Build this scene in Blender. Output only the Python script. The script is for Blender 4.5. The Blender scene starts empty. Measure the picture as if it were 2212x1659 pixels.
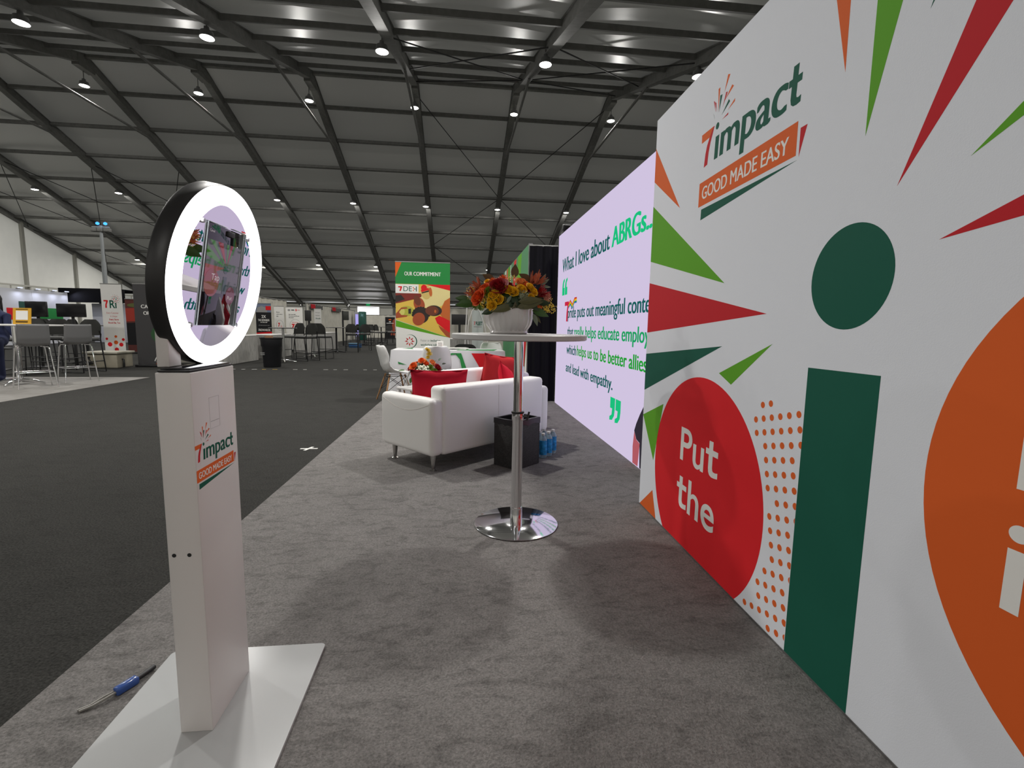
import bpy, bmesh, math, random
from mathutils import Vector, Matrix, Euler

random.seed(7)
PI = math.pi
scene = bpy.context.scene
COL = scene.collection

# ------------------------------------------------------------------ camera
YAW, PITCH, ROLL = math.radians(6.583), math.radians(6.805), math.radians(0.910)
CAM_H = 1.12
cam_data = bpy.data.cameras.new('camera')
cam_data.sensor_fit = 'HORIZONTAL'
cam_data.sensor_width = 36.0
cam_data.lens = 36.0 * 1031.09 / 2212.0
cam_data.clip_start = 0.02
cam_data.clip_end = 300
cam = bpy.data.objects.new('camera', cam_data)
COL.objects.link(cam)
R1 = Matrix.Rotation(YAW, 3, 'Z')
Bm = Matrix(((1, 0, 0), (0, 0, -1), (0, 1, 0)))
Pm = Matrix.Rotation(PITCH, 3, 'X')
Qm = Matrix.Rotation(ROLL, 3, 'Z')
Mwc = Qm @ Pm @ Bm @ R1
rot = Mwc.transposed() @ Matrix(((1, 0, 0), (0, -1, 0), (0, 0, -1)))
cam.matrix_world = Matrix.Translation((0, 0, CAM_H)) @ rot.to_4x4()
scene.camera = cam

# ------------------------------------------------------------------ world, exposure
world = bpy.data.worlds.new('world')
scene.world = world
world.use_nodes = True
world.node_tree.nodes['Background'].inputs[0].default_value = (0.95, 0.97, 1.0, 1)
world.node_tree.nodes['Background'].inputs[1].default_value = 1.0
scene.view_settings.view_transform = 'Standard'
scene.view_settings.look = 'None'
scene.view_settings.gamma = 1.0
scene.view_settings.use_curve_mapping = False
scene.view_settings.exposure = 0.0
try:
    scene.cycles.use_denoising = True
    scene.cycles.denoiser = 'OPENIMAGEDENOISE'
    scene.cycles.sample_clamp_indirect = 6.0
    scene.cycles.max_bounces = 8
    scene.cycles.diffuse_bounces = 4
    scene.cycles.caustics_reflective = False
    scene.cycles.caustics_refractive = False
except Exception:
    pass
LAMP_POWER = 212.0
LAMP_COL = (1.0, 0.975, 0.93)


# ------------------------------------------------------------------ materials
def lin(c):
    return tuple((v / 255 / 12.92) if v / 255 <= 0.04045 else ((v / 255 + 0.055) / 1.055) ** 2.4 for v in c)


MATS = {}


def mat(name, rgb, rough=0.6, metal=0.0, spec=0.5, emit=None, strength=0.0, noise=0.0, nscale=20.0, bump=0.0, bscale=80.0, alpha=1.0, trans=0.0, stretch=None, coat=0.0):
    """procedural principled material; rgb is linear albedo"""
    if name in MATS:
        return MATS[name]
    m = bpy.data.materials.new(name)
    m.use_nodes = True
    nt = m.node_tree
    p = nt.nodes['Principled BSDF']
    p.inputs['Base Color'].default_value = (*rgb, 1)
    p.inputs['Roughness'].default_value = rough
    p.inputs['Metallic'].default_value = metal
    p.inputs['Specular IOR Level'].default_value = spec
    p.inputs['Alpha'].default_value = alpha
    p.inputs['Transmission Weight'].default_value = trans
    p.inputs['Coat Weight'].default_value = coat
    if emit:
        p.inputs['Emission Color'].default_value = (*emit, 1)
        p.inputs['Emission Strength'].default_value = strength
    if noise or bump:
        tc = nt.nodes.new('ShaderNodeTexCoord')
        mp = nt.nodes.new('ShaderNodeMapping')
        nt.links.new(tc.outputs['Object'], mp.inputs['Vector'])
        if stretch:
            mp.inputs['Scale'].default_value = stretch
    if noise:
        n = nt.nodes.new('ShaderNodeTexNoise')
        n.inputs['Scale'].default_value = nscale
        n.inputs['Detail'].default_value = 5
        nt.links.new(mp.outputs[0], n.inputs['Vector'])
        r = nt.nodes.new('ShaderNodeValToRGB')
        r.color_ramp.elements[0].position = 0.3
        r.color_ramp.elements[1].position = 0.7
        r.color_ramp.elements[0].color = (*[v * (1 - noise) for v in rgb], 1)
        r.color_ramp.elements[1].color = (*[min(1, v * (1 + noise)) for v in rgb], 1)
        nt.links.new(n.outputs['Fac'], r.inputs[0])
        nt.links.new(r.outputs[0], p.inputs['Base Color'])
    if bump:
        n2 = nt.nodes.new('ShaderNodeTexNoise')
        n2.inputs['Scale'].default_value = bscale
        n2.inputs['Detail'].default_value = 4
        nt.links.new(mp.outputs[0], n2.inputs['Vector'])
        b = nt.nodes.new('ShaderNodeBump')
        b.inputs['Strength'].default_value = bump
        b.inputs['Distance'].default_value = 0.01
        nt.links.new(n2.outputs['Fac'], b.inputs['Height'])
        nt.links.new(b.outputs[0], p.inputs['Normal'])
    MATS[name] = m
    return m


def emat(name, rgb, strength):
    if name in MATS:
        return MATS[name]
    m = bpy.data.materials.new(name)
    m.use_nodes = True
    nt = m.node_tree
    nt.nodes.remove(nt.nodes['Principled BSDF'])
    e = nt.nodes.new('ShaderNodeEmission')
    e.inputs[0].default_value = (*rgb, 1)
    e.inputs[1].default_value = strength
    nt.links.new(e.outputs[0], nt.nodes['Material Output'].inputs[0])
    MATS[name] = m
    return m


def let_daylight_through(m, amount):
    """thin white tent cloth: part of the daylight outside comes through it"""
    nt = m.node_tree
    p = nt.nodes['Principled BSDF']
    tr = nt.nodes.new('ShaderNodeBsdfTranslucent')
    tr.inputs[0].default_value = (1.0, 0.99, 0.90, 1)
    mx = nt.nodes.new('ShaderNodeMixShader')
    mx.inputs[0].default_value = amount
    nt.links.new(p.outputs[0], mx.inputs[1])
    nt.links.new(tr.outputs[0], mx.inputs[2])
    nt.links.new(mx.outputs[0], nt.nodes['Material Output'].inputs[0])


def carpet_mat(name, rgb, mott, patch, fine, fcon, bump):
    """cut-pile carpet: broad tracks, brush marks and fibre grain multiplied over one colour"""
    m = bpy.data.materials.new(name)
    m.use_nodes = True
    nt = m.node_tree
    p = nt.nodes['Principled BSDF']
    p.inputs['Roughness'].default_value = 1.0
    p.inputs['Specular IOR Level'].default_value = 0.05
    tc = nt.nodes.new('ShaderNodeTexCoord')
    last = None
    fine_out = None
    for (sc, dist, lo, hi, p0, p1, stretch, rz) in ((patch * 0.35, 0.3, 1 - mott * 0.5, 1 + mott * 0.15, 0.35, 0.65, (1, 1, 1), 0.0),
                                                (patch, 1.2, 1 - mott, 1.0, 0.36, 0.50, (1.0, 2.2, 1.0), 0.45),
                                                (patch * 2.6, 0.8, 1 - mott * 0.8, 1.0, 0.34, 0.47, (1.0, 1.8, 1.0), -0.3),
                                                (fine, 0.0, 1 - fcon, 1 + fcon, 0.3, 0.7, (1, 1, 1), 0.0)):
        mp = nt.nodes.new('ShaderNodeMapping')
        mp.inputs['Scale'].default_value = stretch
        mp.inputs['Rotation'].default_value = (0, 0, rz)
        nt.links.new(tc.outputs['Object'], mp.inputs['Vector'])
        n = nt.nodes.new('ShaderNodeTexNoise')
        n.inputs['Scale'].default_value = sc
        n.inputs['Detail'].default_value = 5
        n.inputs['Roughness'].default_value = 0.6
        n.inputs['Distortion'].default_value = dist
        nt.links.new(mp.outputs[0], n.inputs['Vector'])
        r = nt.nodes.new('ShaderNodeMapRange')
        r.inputs['From Min'].default_value = p0
        r.inputs['From Max'].default_value = p1
        r.inputs['To Min'].default_value = lo
        r.inputs['To Max'].default_value = hi
        nt.links.new(n.outputs['Fac'], r.inputs['Value'])
        if last is None:
            last = r.outputs[0]
        else:
            mu = nt.nodes.new('ShaderNodeMath')
            mu.operation = 'MULTIPLY'
            nt.links.new(last, mu.inputs[0])
            nt.links.new(r.outputs[0], mu.inputs[1])
            last = mu.outputs[0]
        fine_out = n.outputs['Fac']
    vm = nt.nodes.new('ShaderNodeVectorMath')
    vm.operation = 'SCALE'
    vm.inputs[0].default_value = rgb
    nt.links.new(last, vm.inputs['Scale'])
    nt.links.new(vm.outputs[0], p.inputs['Base Color'])
    b = nt.nodes.new('ShaderNodeBump')
    b.inputs['Strength'].default_value = bump
    b.inputs['Distance'].default_value = 0.01
    nt.links.new(fine_out, b.inputs['Height'])
    nt.links.new(b.outputs[0], p.inputs['Normal'])
    MATS[name] = m
    return m


WHITE = mat('white_paint', (0.78, 0.76, 0.75), 0.45)
BLACK = mat('black_plastic', (0.012, 0.012, 0.013), 0.5)
CHROME = mat('chrome', (0.82, 0.82, 0.83), 0.08, 1.0)
STEEL = mat('brushed_steel', (0.6, 0.6, 0.6), 0.28, 1.0)
ALU = mat('grey_aluminium', (0.20, 0.20, 0.19), 0.7, 0.0, spec=0.2, noise=0.12, nscale=6)
FABRICW = mat('white_stretch_fabric', (0.745, 0.77, 0.825), 0.8, spec=0.15, bump=0.05, bscale=300)
P_ORANGE = mat('print_orange', (0.70, 0.125, 0.025), 0.75, spec=0.15)
P_RED = mat('print_red', (0.52, 0.018, 0.026), 0.75, spec=0.15)
P_BRED = mat('print_bright_red', (0.68, 0.018, 0.024), 0.75, spec=0.15)
P_LIME = mat('print_lime', (0.115, 0.36, 0.022), 0.75, spec=0.15)
P_GREEN = mat('print_green', (0.03, 0.24, 0.06), 0.7, spec=0.15)
P_TEAL = mat('print_dark_green', (0.010, 0.098, 0.064), 0.75, spec=0.15)
P_WHITE = mat('print_white', (0.80, 0.79, 0.76), 0.75, spec=0.15)
P_BLACK = mat('print_black', (0.014, 0.014, 0.016), 0.6, spec=0.2)
P_YELLOW = mat('print_yellow', (0.80, 0.52, 0.06), 0.7, spec=0.15)
P_GREY = mat('print_grey', (0.3, 0.3, 0.3), 0.7, spec=0.15)
LEATHER = mat('white_leather', (0.88, 0.865, 0.85), 0.42, bump=0.03, bscale=160)
REDCLOTH = mat('red_cushion_cloth', (0.42, 0.011, 0.028), 0.85, spec=0.1, bump=0.15, bscale=400)
TENT = mat('tent_fabric', (0.46, 0.455, 0.425), 0.36, spec=0.6, bump=0.55, bscale=1.3, stretch=(0.5, 1.6, 1.0))
TENTW = mat('tent_wall_fabric', (0.66, 0.65, 0.60), 0.55, noise=0.05, nscale=1.2)
let_daylight_through(TENT, 0.035)
let_daylight_through(TENTW, 0.17)
DRAPE = mat('light_drape', (0.60, 0.58, 0.51), 0.9, spec=0.1, noise=0.1, nscale=3)
SKIRT = mat('grey_table_skirt', (0.40, 0.39, 0.37), 0.55, noise=0.25, nscale=9, stretch=(6, 6, 0.6))
BLACKCLOTH = mat('black_drape', (0.008, 0.008, 0.010), 0.9, spec=0.1)
GREYPLASTIC = mat('grey_upholstery', (0.055, 0.055, 0.052), 0.85, spec=0.1)


# ------------------------------------------------------------------ mesh builder
class MB:
    def __init__(self):
        self.v = []
        self.f = []

    def add(self, verts, faces):
        o = len(self.v)
        self.v += [tuple(p) for p in verts]
        self.f += [tuple(i + o for i in fc) for fc in faces]
        return self

    def box(self, x0, x1, y0, y1, z0, z1, M=None):
        vs = [Vector((x, y, z)) for z in (z0, z1) for y in (y0, y1) for x in (x0, x1)]
        if M:
            vs = [M @ p for p in vs]
        return self.add(vs, [(0, 2, 3, 1), (4, 5, 7, 6), (0, 1, 5, 4), (2, 6, 7, 3), (0, 4, 6, 2), (1, 3, 7, 5)])

    def tube(self, p0, p1, r0, r1=None, n=10, caps=True):
        r1 = r0 if r1 is None else r1
        p0, p1 = Vector(p0), Vector(p1)
        d = (p1 - p0)
        q = d.to_track_quat('Z', 'Y')
        vs = []
        for p, r in ((p0, r0), (p1, r1)):
            for i in range(n):
                a = 2 * PI * i / n
                vs.append(p + q @ Vector((r * math.cos(a), r * math.sin(a), 0)))
        fs = [(i, (i + 1) % n, n + (i + 1) % n, n + i) for i in range(n)]
        if caps:
            fs += [tuple(range(n - 1, -1, -1)), tuple(range(n, 2 * n))]
        return self.add(vs, fs)

    def path(self, pts, r, n=8, closed=False):
        pts = [Vector(p) for p in pts]
        rs = r if isinstance(r, (list, tuple)) else [r] * len(pts)
        vs = []
        m = len(pts)
        up = None
        for k, p in enumerate(pts):
            a = pts[(k - 1) % m] if (closed or k > 0) else p
            b = pts[(k + 1) % m] if (closed or k < m - 1) else p
            d = (b - a).normalized()
            if up is None:
                up = Vector((0, 0, 1)) if abs(d.z) < 0.9 else Vector((1, 0, 0))
            s = d.cross(up).normalized()
            up = s.cross(d).normalized()
            for i in range(n):
                t = 2 * PI * i / n
                vs.append(p + (s * math.cos(t) + up * math.sin(t)) * rs[k])
        fs = []
        for k in range(m if closed else m - 1):
            o, o2 = k * n, ((k + 1) % m) * n
            fs += [(o + i, o + (i + 1) % n, o2 + (i + 1) % n, o2 + i) for i in range(n)]
        if not closed:
            fs += [tuple(range(n - 1, -1, -1)), tuple(range((m - 1) * n, m * n))]
        return self.add(vs, fs)

    def lathe(self, prof, n=32, c=(0, 0, 0), mod=None):
        vs = []
        for (r, z) in prof:
            for i in range(n):
                a = 2 * PI * i / n
                rr = r * (mod(a, z) if mod else 1)
                vs.append((c[0] + rr * math.cos(a), c[1] + rr * math.sin(a), c[2] + z))
        fs = []
        for k in range(len(prof) - 1):
            o = k * n
            fs += [(o + i, o + (i + 1) % n, o + n + (i + 1) % n, o + n + i) for i in range(n)]
        if prof[0][0] > 1e-5:
            fs.append(tuple(range(n - 1, -1, -1)))
        if prof[-1][0] > 1e-5:
            fs.append(tuple(range((len(prof) - 1) * n, len(prof) * n)))
        return self.add(vs, fs)

    def grid(self, fn, nu, nv):
        vs = [fn(i / nu, j / nv) for j in range(nv + 1) for i in range(nu + 1)]
        w = nu + 1
        fs = [(j * w + i, j * w + i + 1, (j + 1) * w + i + 1, (j + 1) * w + i) for j in range(nv) for i in range(nu)]
        return self.add(vs, fs)

    def prism(self, pts, z0, z1, M=None):
        n = len(pts)
        vs = [Vector((x, y, z0)) for x, y in pts] + [Vector((x, y, z1)) for x, y in pts]
        if M:
            vs = [M @ p for p in vs]
        return self.add(vs, [tuple(range(n - 1, -1, -1)), tuple(range(n, 2 * n))] + [(i, (i + 1) % n, n + (i + 1) % n, n + i) for i in range(n)])

    def mesh(self, name, m, smooth=False, sharp=48):
        me = bpy.data.meshes.new(name)
        me.from_pydata(self.v, [], self.f)
        if m:
            me.materials.append(m)
        if smooth:
            me.shade_smooth()
            me.set_sharp_from_angle(angle=math.radians(sharp))
        me.update()
        return me

    def build(self, name, m, parent=None, smooth=False, fixn=True):
        me = self.mesh(name, m, smooth)
        if fixn:
            bm = bmesh.new()
            bm.from_mesh(me)
            bmesh.ops.recalc_face_normals(bm, faces=bm.faces)
            bm.to_mesh(me)
            bm.free()
        return link(name, me, parent)


def link(name, me, parent=None):
    o = bpy.data.objects.new(name, me)
    COL.objects.link(o)
    if parent:
        o.parent = parent
    return o


def rbox(name, x0, x1, y0, y1, z0, z1, bev, m, parent=None, seg=3, M=None, smooth=True):
    bm = bmesh.new()
    mb = MB().box(x0, x1, y0, y1, z0, z1)
    vs = [bm.verts.new(p) for p in mb.v]
    for fc in mb.f:
        bm.faces.new([vs[i] for i in fc])
    bmesh.ops.recalc_face_normals(bm, faces=bm.faces)
    bmesh.ops.bevel(bm, geom=list(bm.edges), offset=bev, segments=seg, profile=0.5, affect='EDGES')
    me = bpy.data.meshes.new(name)
    bm.to_mesh(me)
    bm.free()
    if M:
        me.transform(M)
    me.materials.append(m)
    if smooth:
        me.shade_smooth()
        try:
            me.set_sharp_from_angle(angle=math.radians(50))
        except Exception:
            pass
    return link(name, me, parent)


def thing(name, label, cat, loc=(0, 0, 0), rz=0.0, group=None):
    o = bpy.data.objects.new(name, None)
    o.empty_display_size = 0.1
    COL.objects.link(o)
    o.location = loc
    o.rotation_euler = (0, 0, rz)
    return tag(o, label, cat, group)


def tag(o, label, cat, group=None):
    o['label'] = label
    o['category'] = cat
    if group:
        o['group'] = group
    return o


def struct(o):
    o['kind'] = 'structure'
    return o


def stuff(o):
    o['kind'] = 'stuff'
    return o


def T(x=0, y=0, z=0, rz=0, rx=0, ry=0):
    return Matrix.Translation((x, y, z)) @ Euler((rx, ry, rz)).to_matrix().to_4x4()


# ------------------------------------------------------------------ flat print on a plane
class Frame:
    """a printed face: point (u, v) -> O + U*u + V*v + N*off, in the parent's local space"""

    def __init__(self, O, U, V, parent=None):
        self.O, self.U, self.V = Vector(O), Vector(U).normalized(), Vector(V).normalized()
        self.N = self.U.cross(self.V).normalized()
        self.parent = parent

    def p(self, u, v, off=0.0):
        return self.O + self.U * u + self.V * v + self.N * off

    def poly(self, name, pts, m, off=0.00022, th=0.0003):
        n = len(pts)
        mb = MB()
        mb.add([self.p(u, v, off) for u, v in pts] + [self.p(u, v, off - th) for u, v in pts],
               [tuple(range(n))] + [(i, (i + 1) % n, n + (i + 1) % n, n + i) for i in range(n)])
        return mb.build(name, m, self.parent, fixn=False)

    def polys(self, name, plist, m, off=0.001):
        mb = MB()
        for pts in plist:
            n = len(pts)
            mb.add([self.p(u, v, off) for u, v in pts], [tuple(range(n))])
        return mb.build(name, m, self.parent, fixn=False)

    def disc(self, name, cu, cv, r, m, off=0.00022, n=48, rv=None, clip=None):
        rv = rv or r
        pts = []
        for i in range(n):
            a = 2 * PI * i / n
            u, v = cu + r * math.cos(a), cv + rv * math.sin(a)
            if clip:
                u, v = max(clip[0], min(clip[1], u)), max(clip[2], min(clip[3], v))
            pts.append((u, v))
        return self.poly(name, pts, m, off)

    def text(self, name, s, u0, u1, base, m, xh=None, cap=None, bold=0.02, off=0.0005, shear=0.0, asc=None, fat=0.0):
        """fit a text line between u0 and u1, with its baseline at base"""
        me, (x0, x1, metr) = text_mesh(s, bold, fat)
        if cap:
            sy = cap / metr['H']
        elif asc:
            sy = asc / metr['h']
        else:
            sy = xh / metr['x']
        sx = (u1 - u0) / (x1 - x0)
        for vv in me.vertices:
            x, y = vv.co.x, vv.co.y
            vv.co = self.p(u0 + (x - x0) * sx + y * sy * shear, base + y * sy, off + vv.co.z)
        me.materials.append(m)
        me.update()
        return link(name, me, self.parent)


_metr = {}


def _raw_text(s, bold):
    cu = bpy.data.curves.new('txt', 'FONT')
    cu.body = s
    cu.size = 1.0
    cu.offset = bold
    cu.resolution_u = 7
    cu.fill_mode = 'FRONT'
    o = bpy.data.objects.new('txt', cu)
    COL.objects.link(o)
    dg = bpy.context.evaluated_depsgraph_get()
    me = bpy.data.meshes.new_from_object(o.evaluated_get(dg))
    bpy.data.objects.remove(o)
    bpy.data.curves.remove(cu)
    me.materials.clear()
    return me


def text_mesh(s, bold, fat=0.0):
    if bold not in _metr:
        d = {}
        for ch in 'Hxh':
            me = _raw_text(ch, bold)
            d[ch] = max(v.co.y for v in me.vertices)
            bpy.data.meshes.remove(me)
        _metr[bold] = d
    me = _raw_text(s, bold)
    if fat:
        # widen the strokes sideways only, as a condensed heavy face has them
        vs = [v.co.copy() for v in me.vertices]
        fs = [tuple(p.vertices) for p in me.polygons]
        bpy.data.meshes.remove(me)
        mb = MB()
        nc = max(6, int(fat / 0.0022))
        for q in range(nc):
            k = -1 + 2 * q / (nc - 1)
            mb.add([(v.x + k * fat, v.y, 0.000008 * q) for v in vs], fs)
        me = mb.mesh('txt', None)
    xs = [v.co.x for v in me.vertices]
    return me, (min(xs), max(xs), _metr[bold])


# the sunburst-and-seven logo, measured in metres on the big wall; s scales it about (0.58, 1.71)
def impact_logo(fr, u0, v0, s, dark=P_TEAL, off=0.00022):
    def c(pts):
        return [((u - 0.58) * s + u0, (v - 1.71) * s + v0) for u, v in pts]

    def cu(u):
        return (u - 0.58) * s + u0

    def cv(v):
        return (v - 1.71) * s + v0
    fr.poly('logo_banner', c([(0.581, 1.706), (1.274, 1.713), (1.273, 1.825), (0.582, 1.816)]), P_ORANGE, off)
    fr.text('logo_tagline', 'GOOD MADE EASY', cu(0.612), cu(1.232), cv(1.735), P_WHITE, cap=0.056 * s, bold=0.0, fat=0.022, off=off + 0.0002)
    fr.poly('logo_red_shard', c([(1.288, 1.797), (1.289, 1.704), (1.321, 1.797)]), P_RED, off)
    fr.poly('logo_green_shard', c([(0.611, 1.641), (1.283, 1.696), (0.613, 1.690)]), dark, off)
    fr.poly('logo_seven_bar', c([(0.580, 2.000), (0.655, 2.002), (0.684, 2.038), (0.578, 2.038)]), P_ORANGE, off)
    fr.poly('logo_seven_stem', c([(0.614, 1.881), (0.646, 1.885), (0.652, 1.935), (0.664, 1.975), (0.679, 2.004), (0.694, 2.037), (0.686, 2.038), (0.653, 2.000), (0.634, 1.972), (0.623, 1.940), (0.617, 1.905)]), P_RED, off + 0.00015)
    fr.text('logo_word', '\u0131mpac', cu(0.706), cu(1.203), cv(1.886), dark, xh=0.097 * s, bold=0.0, fat=0.028, off=off, shear=0.05)
    fr.poly('logo_word_end', c([(1.208, 1.979), (1.208, 1.955), (1.224, 1.955), (1.222, 1.912), (1.226, 1.895), (1.238, 1.886), (1.256, 1.884), (1.275, 1.887), (1.276, 1.909), (1.262, 1.906), (1.253, 1.909), (1.251, 1.918), (1.253, 1.955), (1.275, 1.955), (1.276, 1.979), (1.254, 1.979), (1.256, 2.018), (1.228, 2.018), (1.226, 1.979)]), dark, off)
    fr.disc('logo_i_dot', cu(0.721), cv(2.026), 0.0145 * s, dark, off, 20)
    rays = [(P_RED, [(0.673, 2.149), (0.695, 2.095), (0.681, 2.147)]), (P_RED, [(0.684, 2.142), (0.702, 2.092), (0.697, 2.133)]),
            (P_ORANGE, [(0.710, 2.185), (0.719, 2.085), (0.725, 2.186)]), (dark, [(0.729, 2.150), (0.726, 2.082), (0.748, 2.147)]),
            (P_ORANGE, [(0.785, 2.210), (0.764, 2.148), (0.804, 2.203)]), (P_RED, [(0.778, 2.142), (0.756, 2.09), (0.792, 2.138)]),
            (P_ORANGE, [(0.825, 2.151), (0.773, 2.112), (0.839, 2.140)]), (dark, [(0.805, 2.102), (0.752, 2.059), (0.816, 2.089)]),
            (P_ORANGE, [(0.855, 2.084), (0.802, 2.059), (0.855, 2.072)]), (P_RED, [(0.808, 2.047), (0.757, 2.038), (0.807, 2.039)]),
            (dark, [(0.678, 2.095), (0.692, 2.065), (0.682, 2.084)])]
    for m, pts in rays:
        fr.poly('logo_ray', c(pts), m, off)


# ================================================================== THE TENT
RIDGE_Y, RIDGE_Z, SLOPE, EAVE_Y = 25.6, 13.3, 0.3255, 55.7
NEAR_Y = -4.5
BAY, X0 = 5.0, 2.9
XL, XR = X0 - 7 * BAY, X0 + 4 * BAY        # gable walls


def roof_z(y):
    return RIDGE_Z - SLOPE * abs(y - RIDGE_Y)


DARKCARPET = carpet_mat('charcoal_carpet', (0.049, 0.0485, 0.0455), 0.10, 5.0, 110, 0.45, 0.8)
GREYCARPET = carpet_mat('grey_plush_carpet', (0.222, 0.212, 0.205), 0.22, 6.5, 150, 0.32, 0.6)

fl = MB().box(XL, XR, NEAR_Y, EAVE_Y, -0.2, 0.0).build('floor', DARKCARPET)
struct(fl)

ceil = bpy.data.objects.new('ceiling', None)
COL.objects.link(ceil)
struct(ceil)
ang = math.atan(SLOPE)


nb = int(round((XR - XL) / BAY))
for i in range(nb):
    xa, xb = XL + i * BAY, XL + (i + 1) * BAY
    for ya, yb in ((RIDGE_Y, EAVE_Y), (NEAR_Y, RIDGE_Y)):
        mb = MB()
        mb.grid(lambda s, t: (xa + (xb - xa) * s, ya + (yb - ya) * t, roof_z(ya + (yb - ya) * t) + 0.12 * math.sin(PI * s) * 0.5), 6, 24)
        mb.build('roof_fabric_panel', TENT, ceil, smooth=True, fixn=False)
# rafters
for i in range(nb + 1):
    x = XL + i * BAY
    for ya, yb in ((RIDGE_Y, EAVE_Y), (NEAR_Y, RIDGE_Y)):
        za, zb = roof_z(ya), roof_z(yb)
        mb = MB()
        w = 0.13
        vs = []
        for (y, z) in ((ya, za), (yb, zb)):
            for dx, dz in ((-w, -0.04), (w, -0.04), (w, -0.46), (-w, -0.46)):
                vs.append((x + dx, y, z + dz))
        mb.add(vs, [(0, 1, 2, 3), (4, 7, 6, 5), (0, 4, 5, 1), (1, 5, 6, 2), (2, 6, 7, 3), (3, 7, 4, 0)])
        # flange lips of the extrusion
        for dz0, dz1 in ((-0.06, -0.10), (-0.43, -0.47)):
            vs = []
            for (y, z) in ((ya, za), (yb, zb)):
                for dx, dz in ((-w - 0.03, dz0), (w + 0.03, dz0), (w + 0.03, dz1), (-w - 0.03, dz1)):
                    vs.append((x + dx, y, z + dz))
            mb.add(vs, [(0, 1, 2, 3), (4, 7, 6, 5), (0, 4, 5, 1), (1, 5, 6, 2), (2, 6, 7, 3), (3, 7, 4, 0)])
        mb.build('rafter', ALU, ceil)
    if i <= 9:
        # haunch at the ridge and the straight tie bar under it
        MB().tube((x, 20.6, roof_z(20.6) - 0.45), (x, 30.4, roof_z(30.4) - 0.45), 0.06, n=8).build('ridge_tie_bar', ALU, ceil)
        MB().box(x - 0.15, x + 0.15, RIDGE_Y - 0.5, RIDGE_Y + 0.5, RIDGE_Z - 0.75, RIDGE_Z - 0.3).build('ridge_joint', ALU, ceil)
# purlins: one shared mesh each side
pm = MB()
pm.box(0.13, BAY - 0.13, -0.07, 0.07, -0.24, -0.08)
pmesh = pm.mesh('purlin', ALU)
far_y = [RIDGE_Y + 0.05] + [27.7 + 2.42 * k for k in range(12)]
near_y = [23.3 - 2.42 * k for k in range(6)]
for i in range(9):
    for y in far_y + near_y:
        o = link('purlin', pmesh, ceil)
        o.location = (XL + i * BAY, y, roof_z(y))
        o.rotation_euler = (-ang if y > RIDGE_Y else ang, 0, 0)
# bracing cables
CABLE = mat('steel_cable', (0.03, 0.03, 0.03), 0.5, 0.5)


def brace(xa, ya, xb, yb):
    MB().tube((xa, ya, roof_z(ya) - 0.35), (xb, yb, roof_z(yb) - 0.35), 0.022, n=6, caps=False).build('bracing_cable', CABLE, ceil)


xD = X0
for sgn in (-1, 1):
    brace(xD, 34.6, xD + sgn * BAY, 26.2)
    brace(xD, 34.6, xD + sgn * BAY, 41.5)
    brace(xD + sgn * BAY, 41.5, xD, 49.0)
    brace(xD + sgn * BAY, 21.5, xD, 15.5)
    brace(xD + sgn * BAY, 16.0, xD, 22.0)
    brace(xD + sgn * BAY, 24.6, xD, 22.0)
for xa, xb in ((XL + BAY, XL + 2 * BAY), (XL, XL + BAY), (XL + 2 * BAY, XL + 3 * BAY)):
    for ya, yb in ((33.0, 41.0), (41.0, 49.0)):
        brace(xa, ya, xb, yb)
        brace(xb, ya, xa, yb)

# walls
EZ = roof_z(EAVE_Y)
wf = struct(bpy.data.objects.new('wall_far', None))
COL.objects.link(wf)
for i in range(nb):
    xa = XL + i * BAY
    MB().box(xa, xa + BAY, EAVE_Y, EAVE_Y + 0.05, 0, EZ).build('wall_panel', TENTW, wf)
    MB().box(xa - 0.12, xa + 0.12, EAVE_Y - 0.25, EAVE_Y - 0.001, 0, EZ).build('wall_post', ALU, wf)
    MB().box(xa + 0.12, xa + BAY - 0.12, EAVE_Y - 0.15, EAVE_Y - 0.001, EZ - 0.2, EZ - 0.06).build('eave_rail', ALU, wf)
    MB().box(xa + 0.12, xa + BAY - 0.12, EAVE_Y - 0.08, EAVE_Y - 0.001, EZ - 0.5, EZ - 0.44).build('wall_rail', ALU, wf)
wl = struct(bpy.data.objects.new('wall_left', None))
COL.objects.link(wl)
ys = [NEAR_Y, 0.5, 5.6, 10.6, 15.6, 20.6, 25.6, 30.6, 35.3, 40.2, 45.0, 50.3, EAVE_Y]
for a, b in zip(ys[:-1], ys[1:]):
    m = MB()
    m.add([(XL, a, 0), (XL, b, 0), (XL, b, roof_z(b)), (XL, a, roof_z(a))], [(0, 1, 2, 3)])
    m.build('gable_panel', TENTW, wl)
for y in ys[1:-1]:
    MB().box(XL + 0.01, XL + 0.20, y - 0.10, y + 0.10, 0, roof_z(y) - 0.3).build('gable_post', mat('gable_alu', (0.30, 0.295, 0.26), 0.6), wl)
for z in (3.58, 3.05):
    MB().box(XL + 0.28, XL + 0.36, 20, EAVE_Y, z - 0.06, z + 0.06).build('gable_rail', mat('pale_rail', (0.5, 0.49, 0.44), 0.6), wl)
for k in range(22):
    y = 21 + 1.6 * k
    MB().box(XL + 0.29, XL + 0.35, y - 0.04, y + 0.04, 3.11, 3.52).build('gable_rail_upright', MATS['pale_rail'], wl)
wn = MB().box(XL, XR, NEAR_Y - 0.06, NEAR_Y - 0.01, 0, roof_z(NEAR_Y)).build('wall_near', TENTW)
struct(wn)
wr = MB()
wr.add([(XR, NEAR_Y, 0), (XR, EAVE_Y, 0), (XR, EAVE_Y, EZ), (XR, RIDGE_Y, RIDGE_Z), (XR, NEAR_Y, roof_z(NEAR_Y))], [(0, 1, 2, 3, 4)])
struct(wr.build('wall_right', TENTW))

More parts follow.
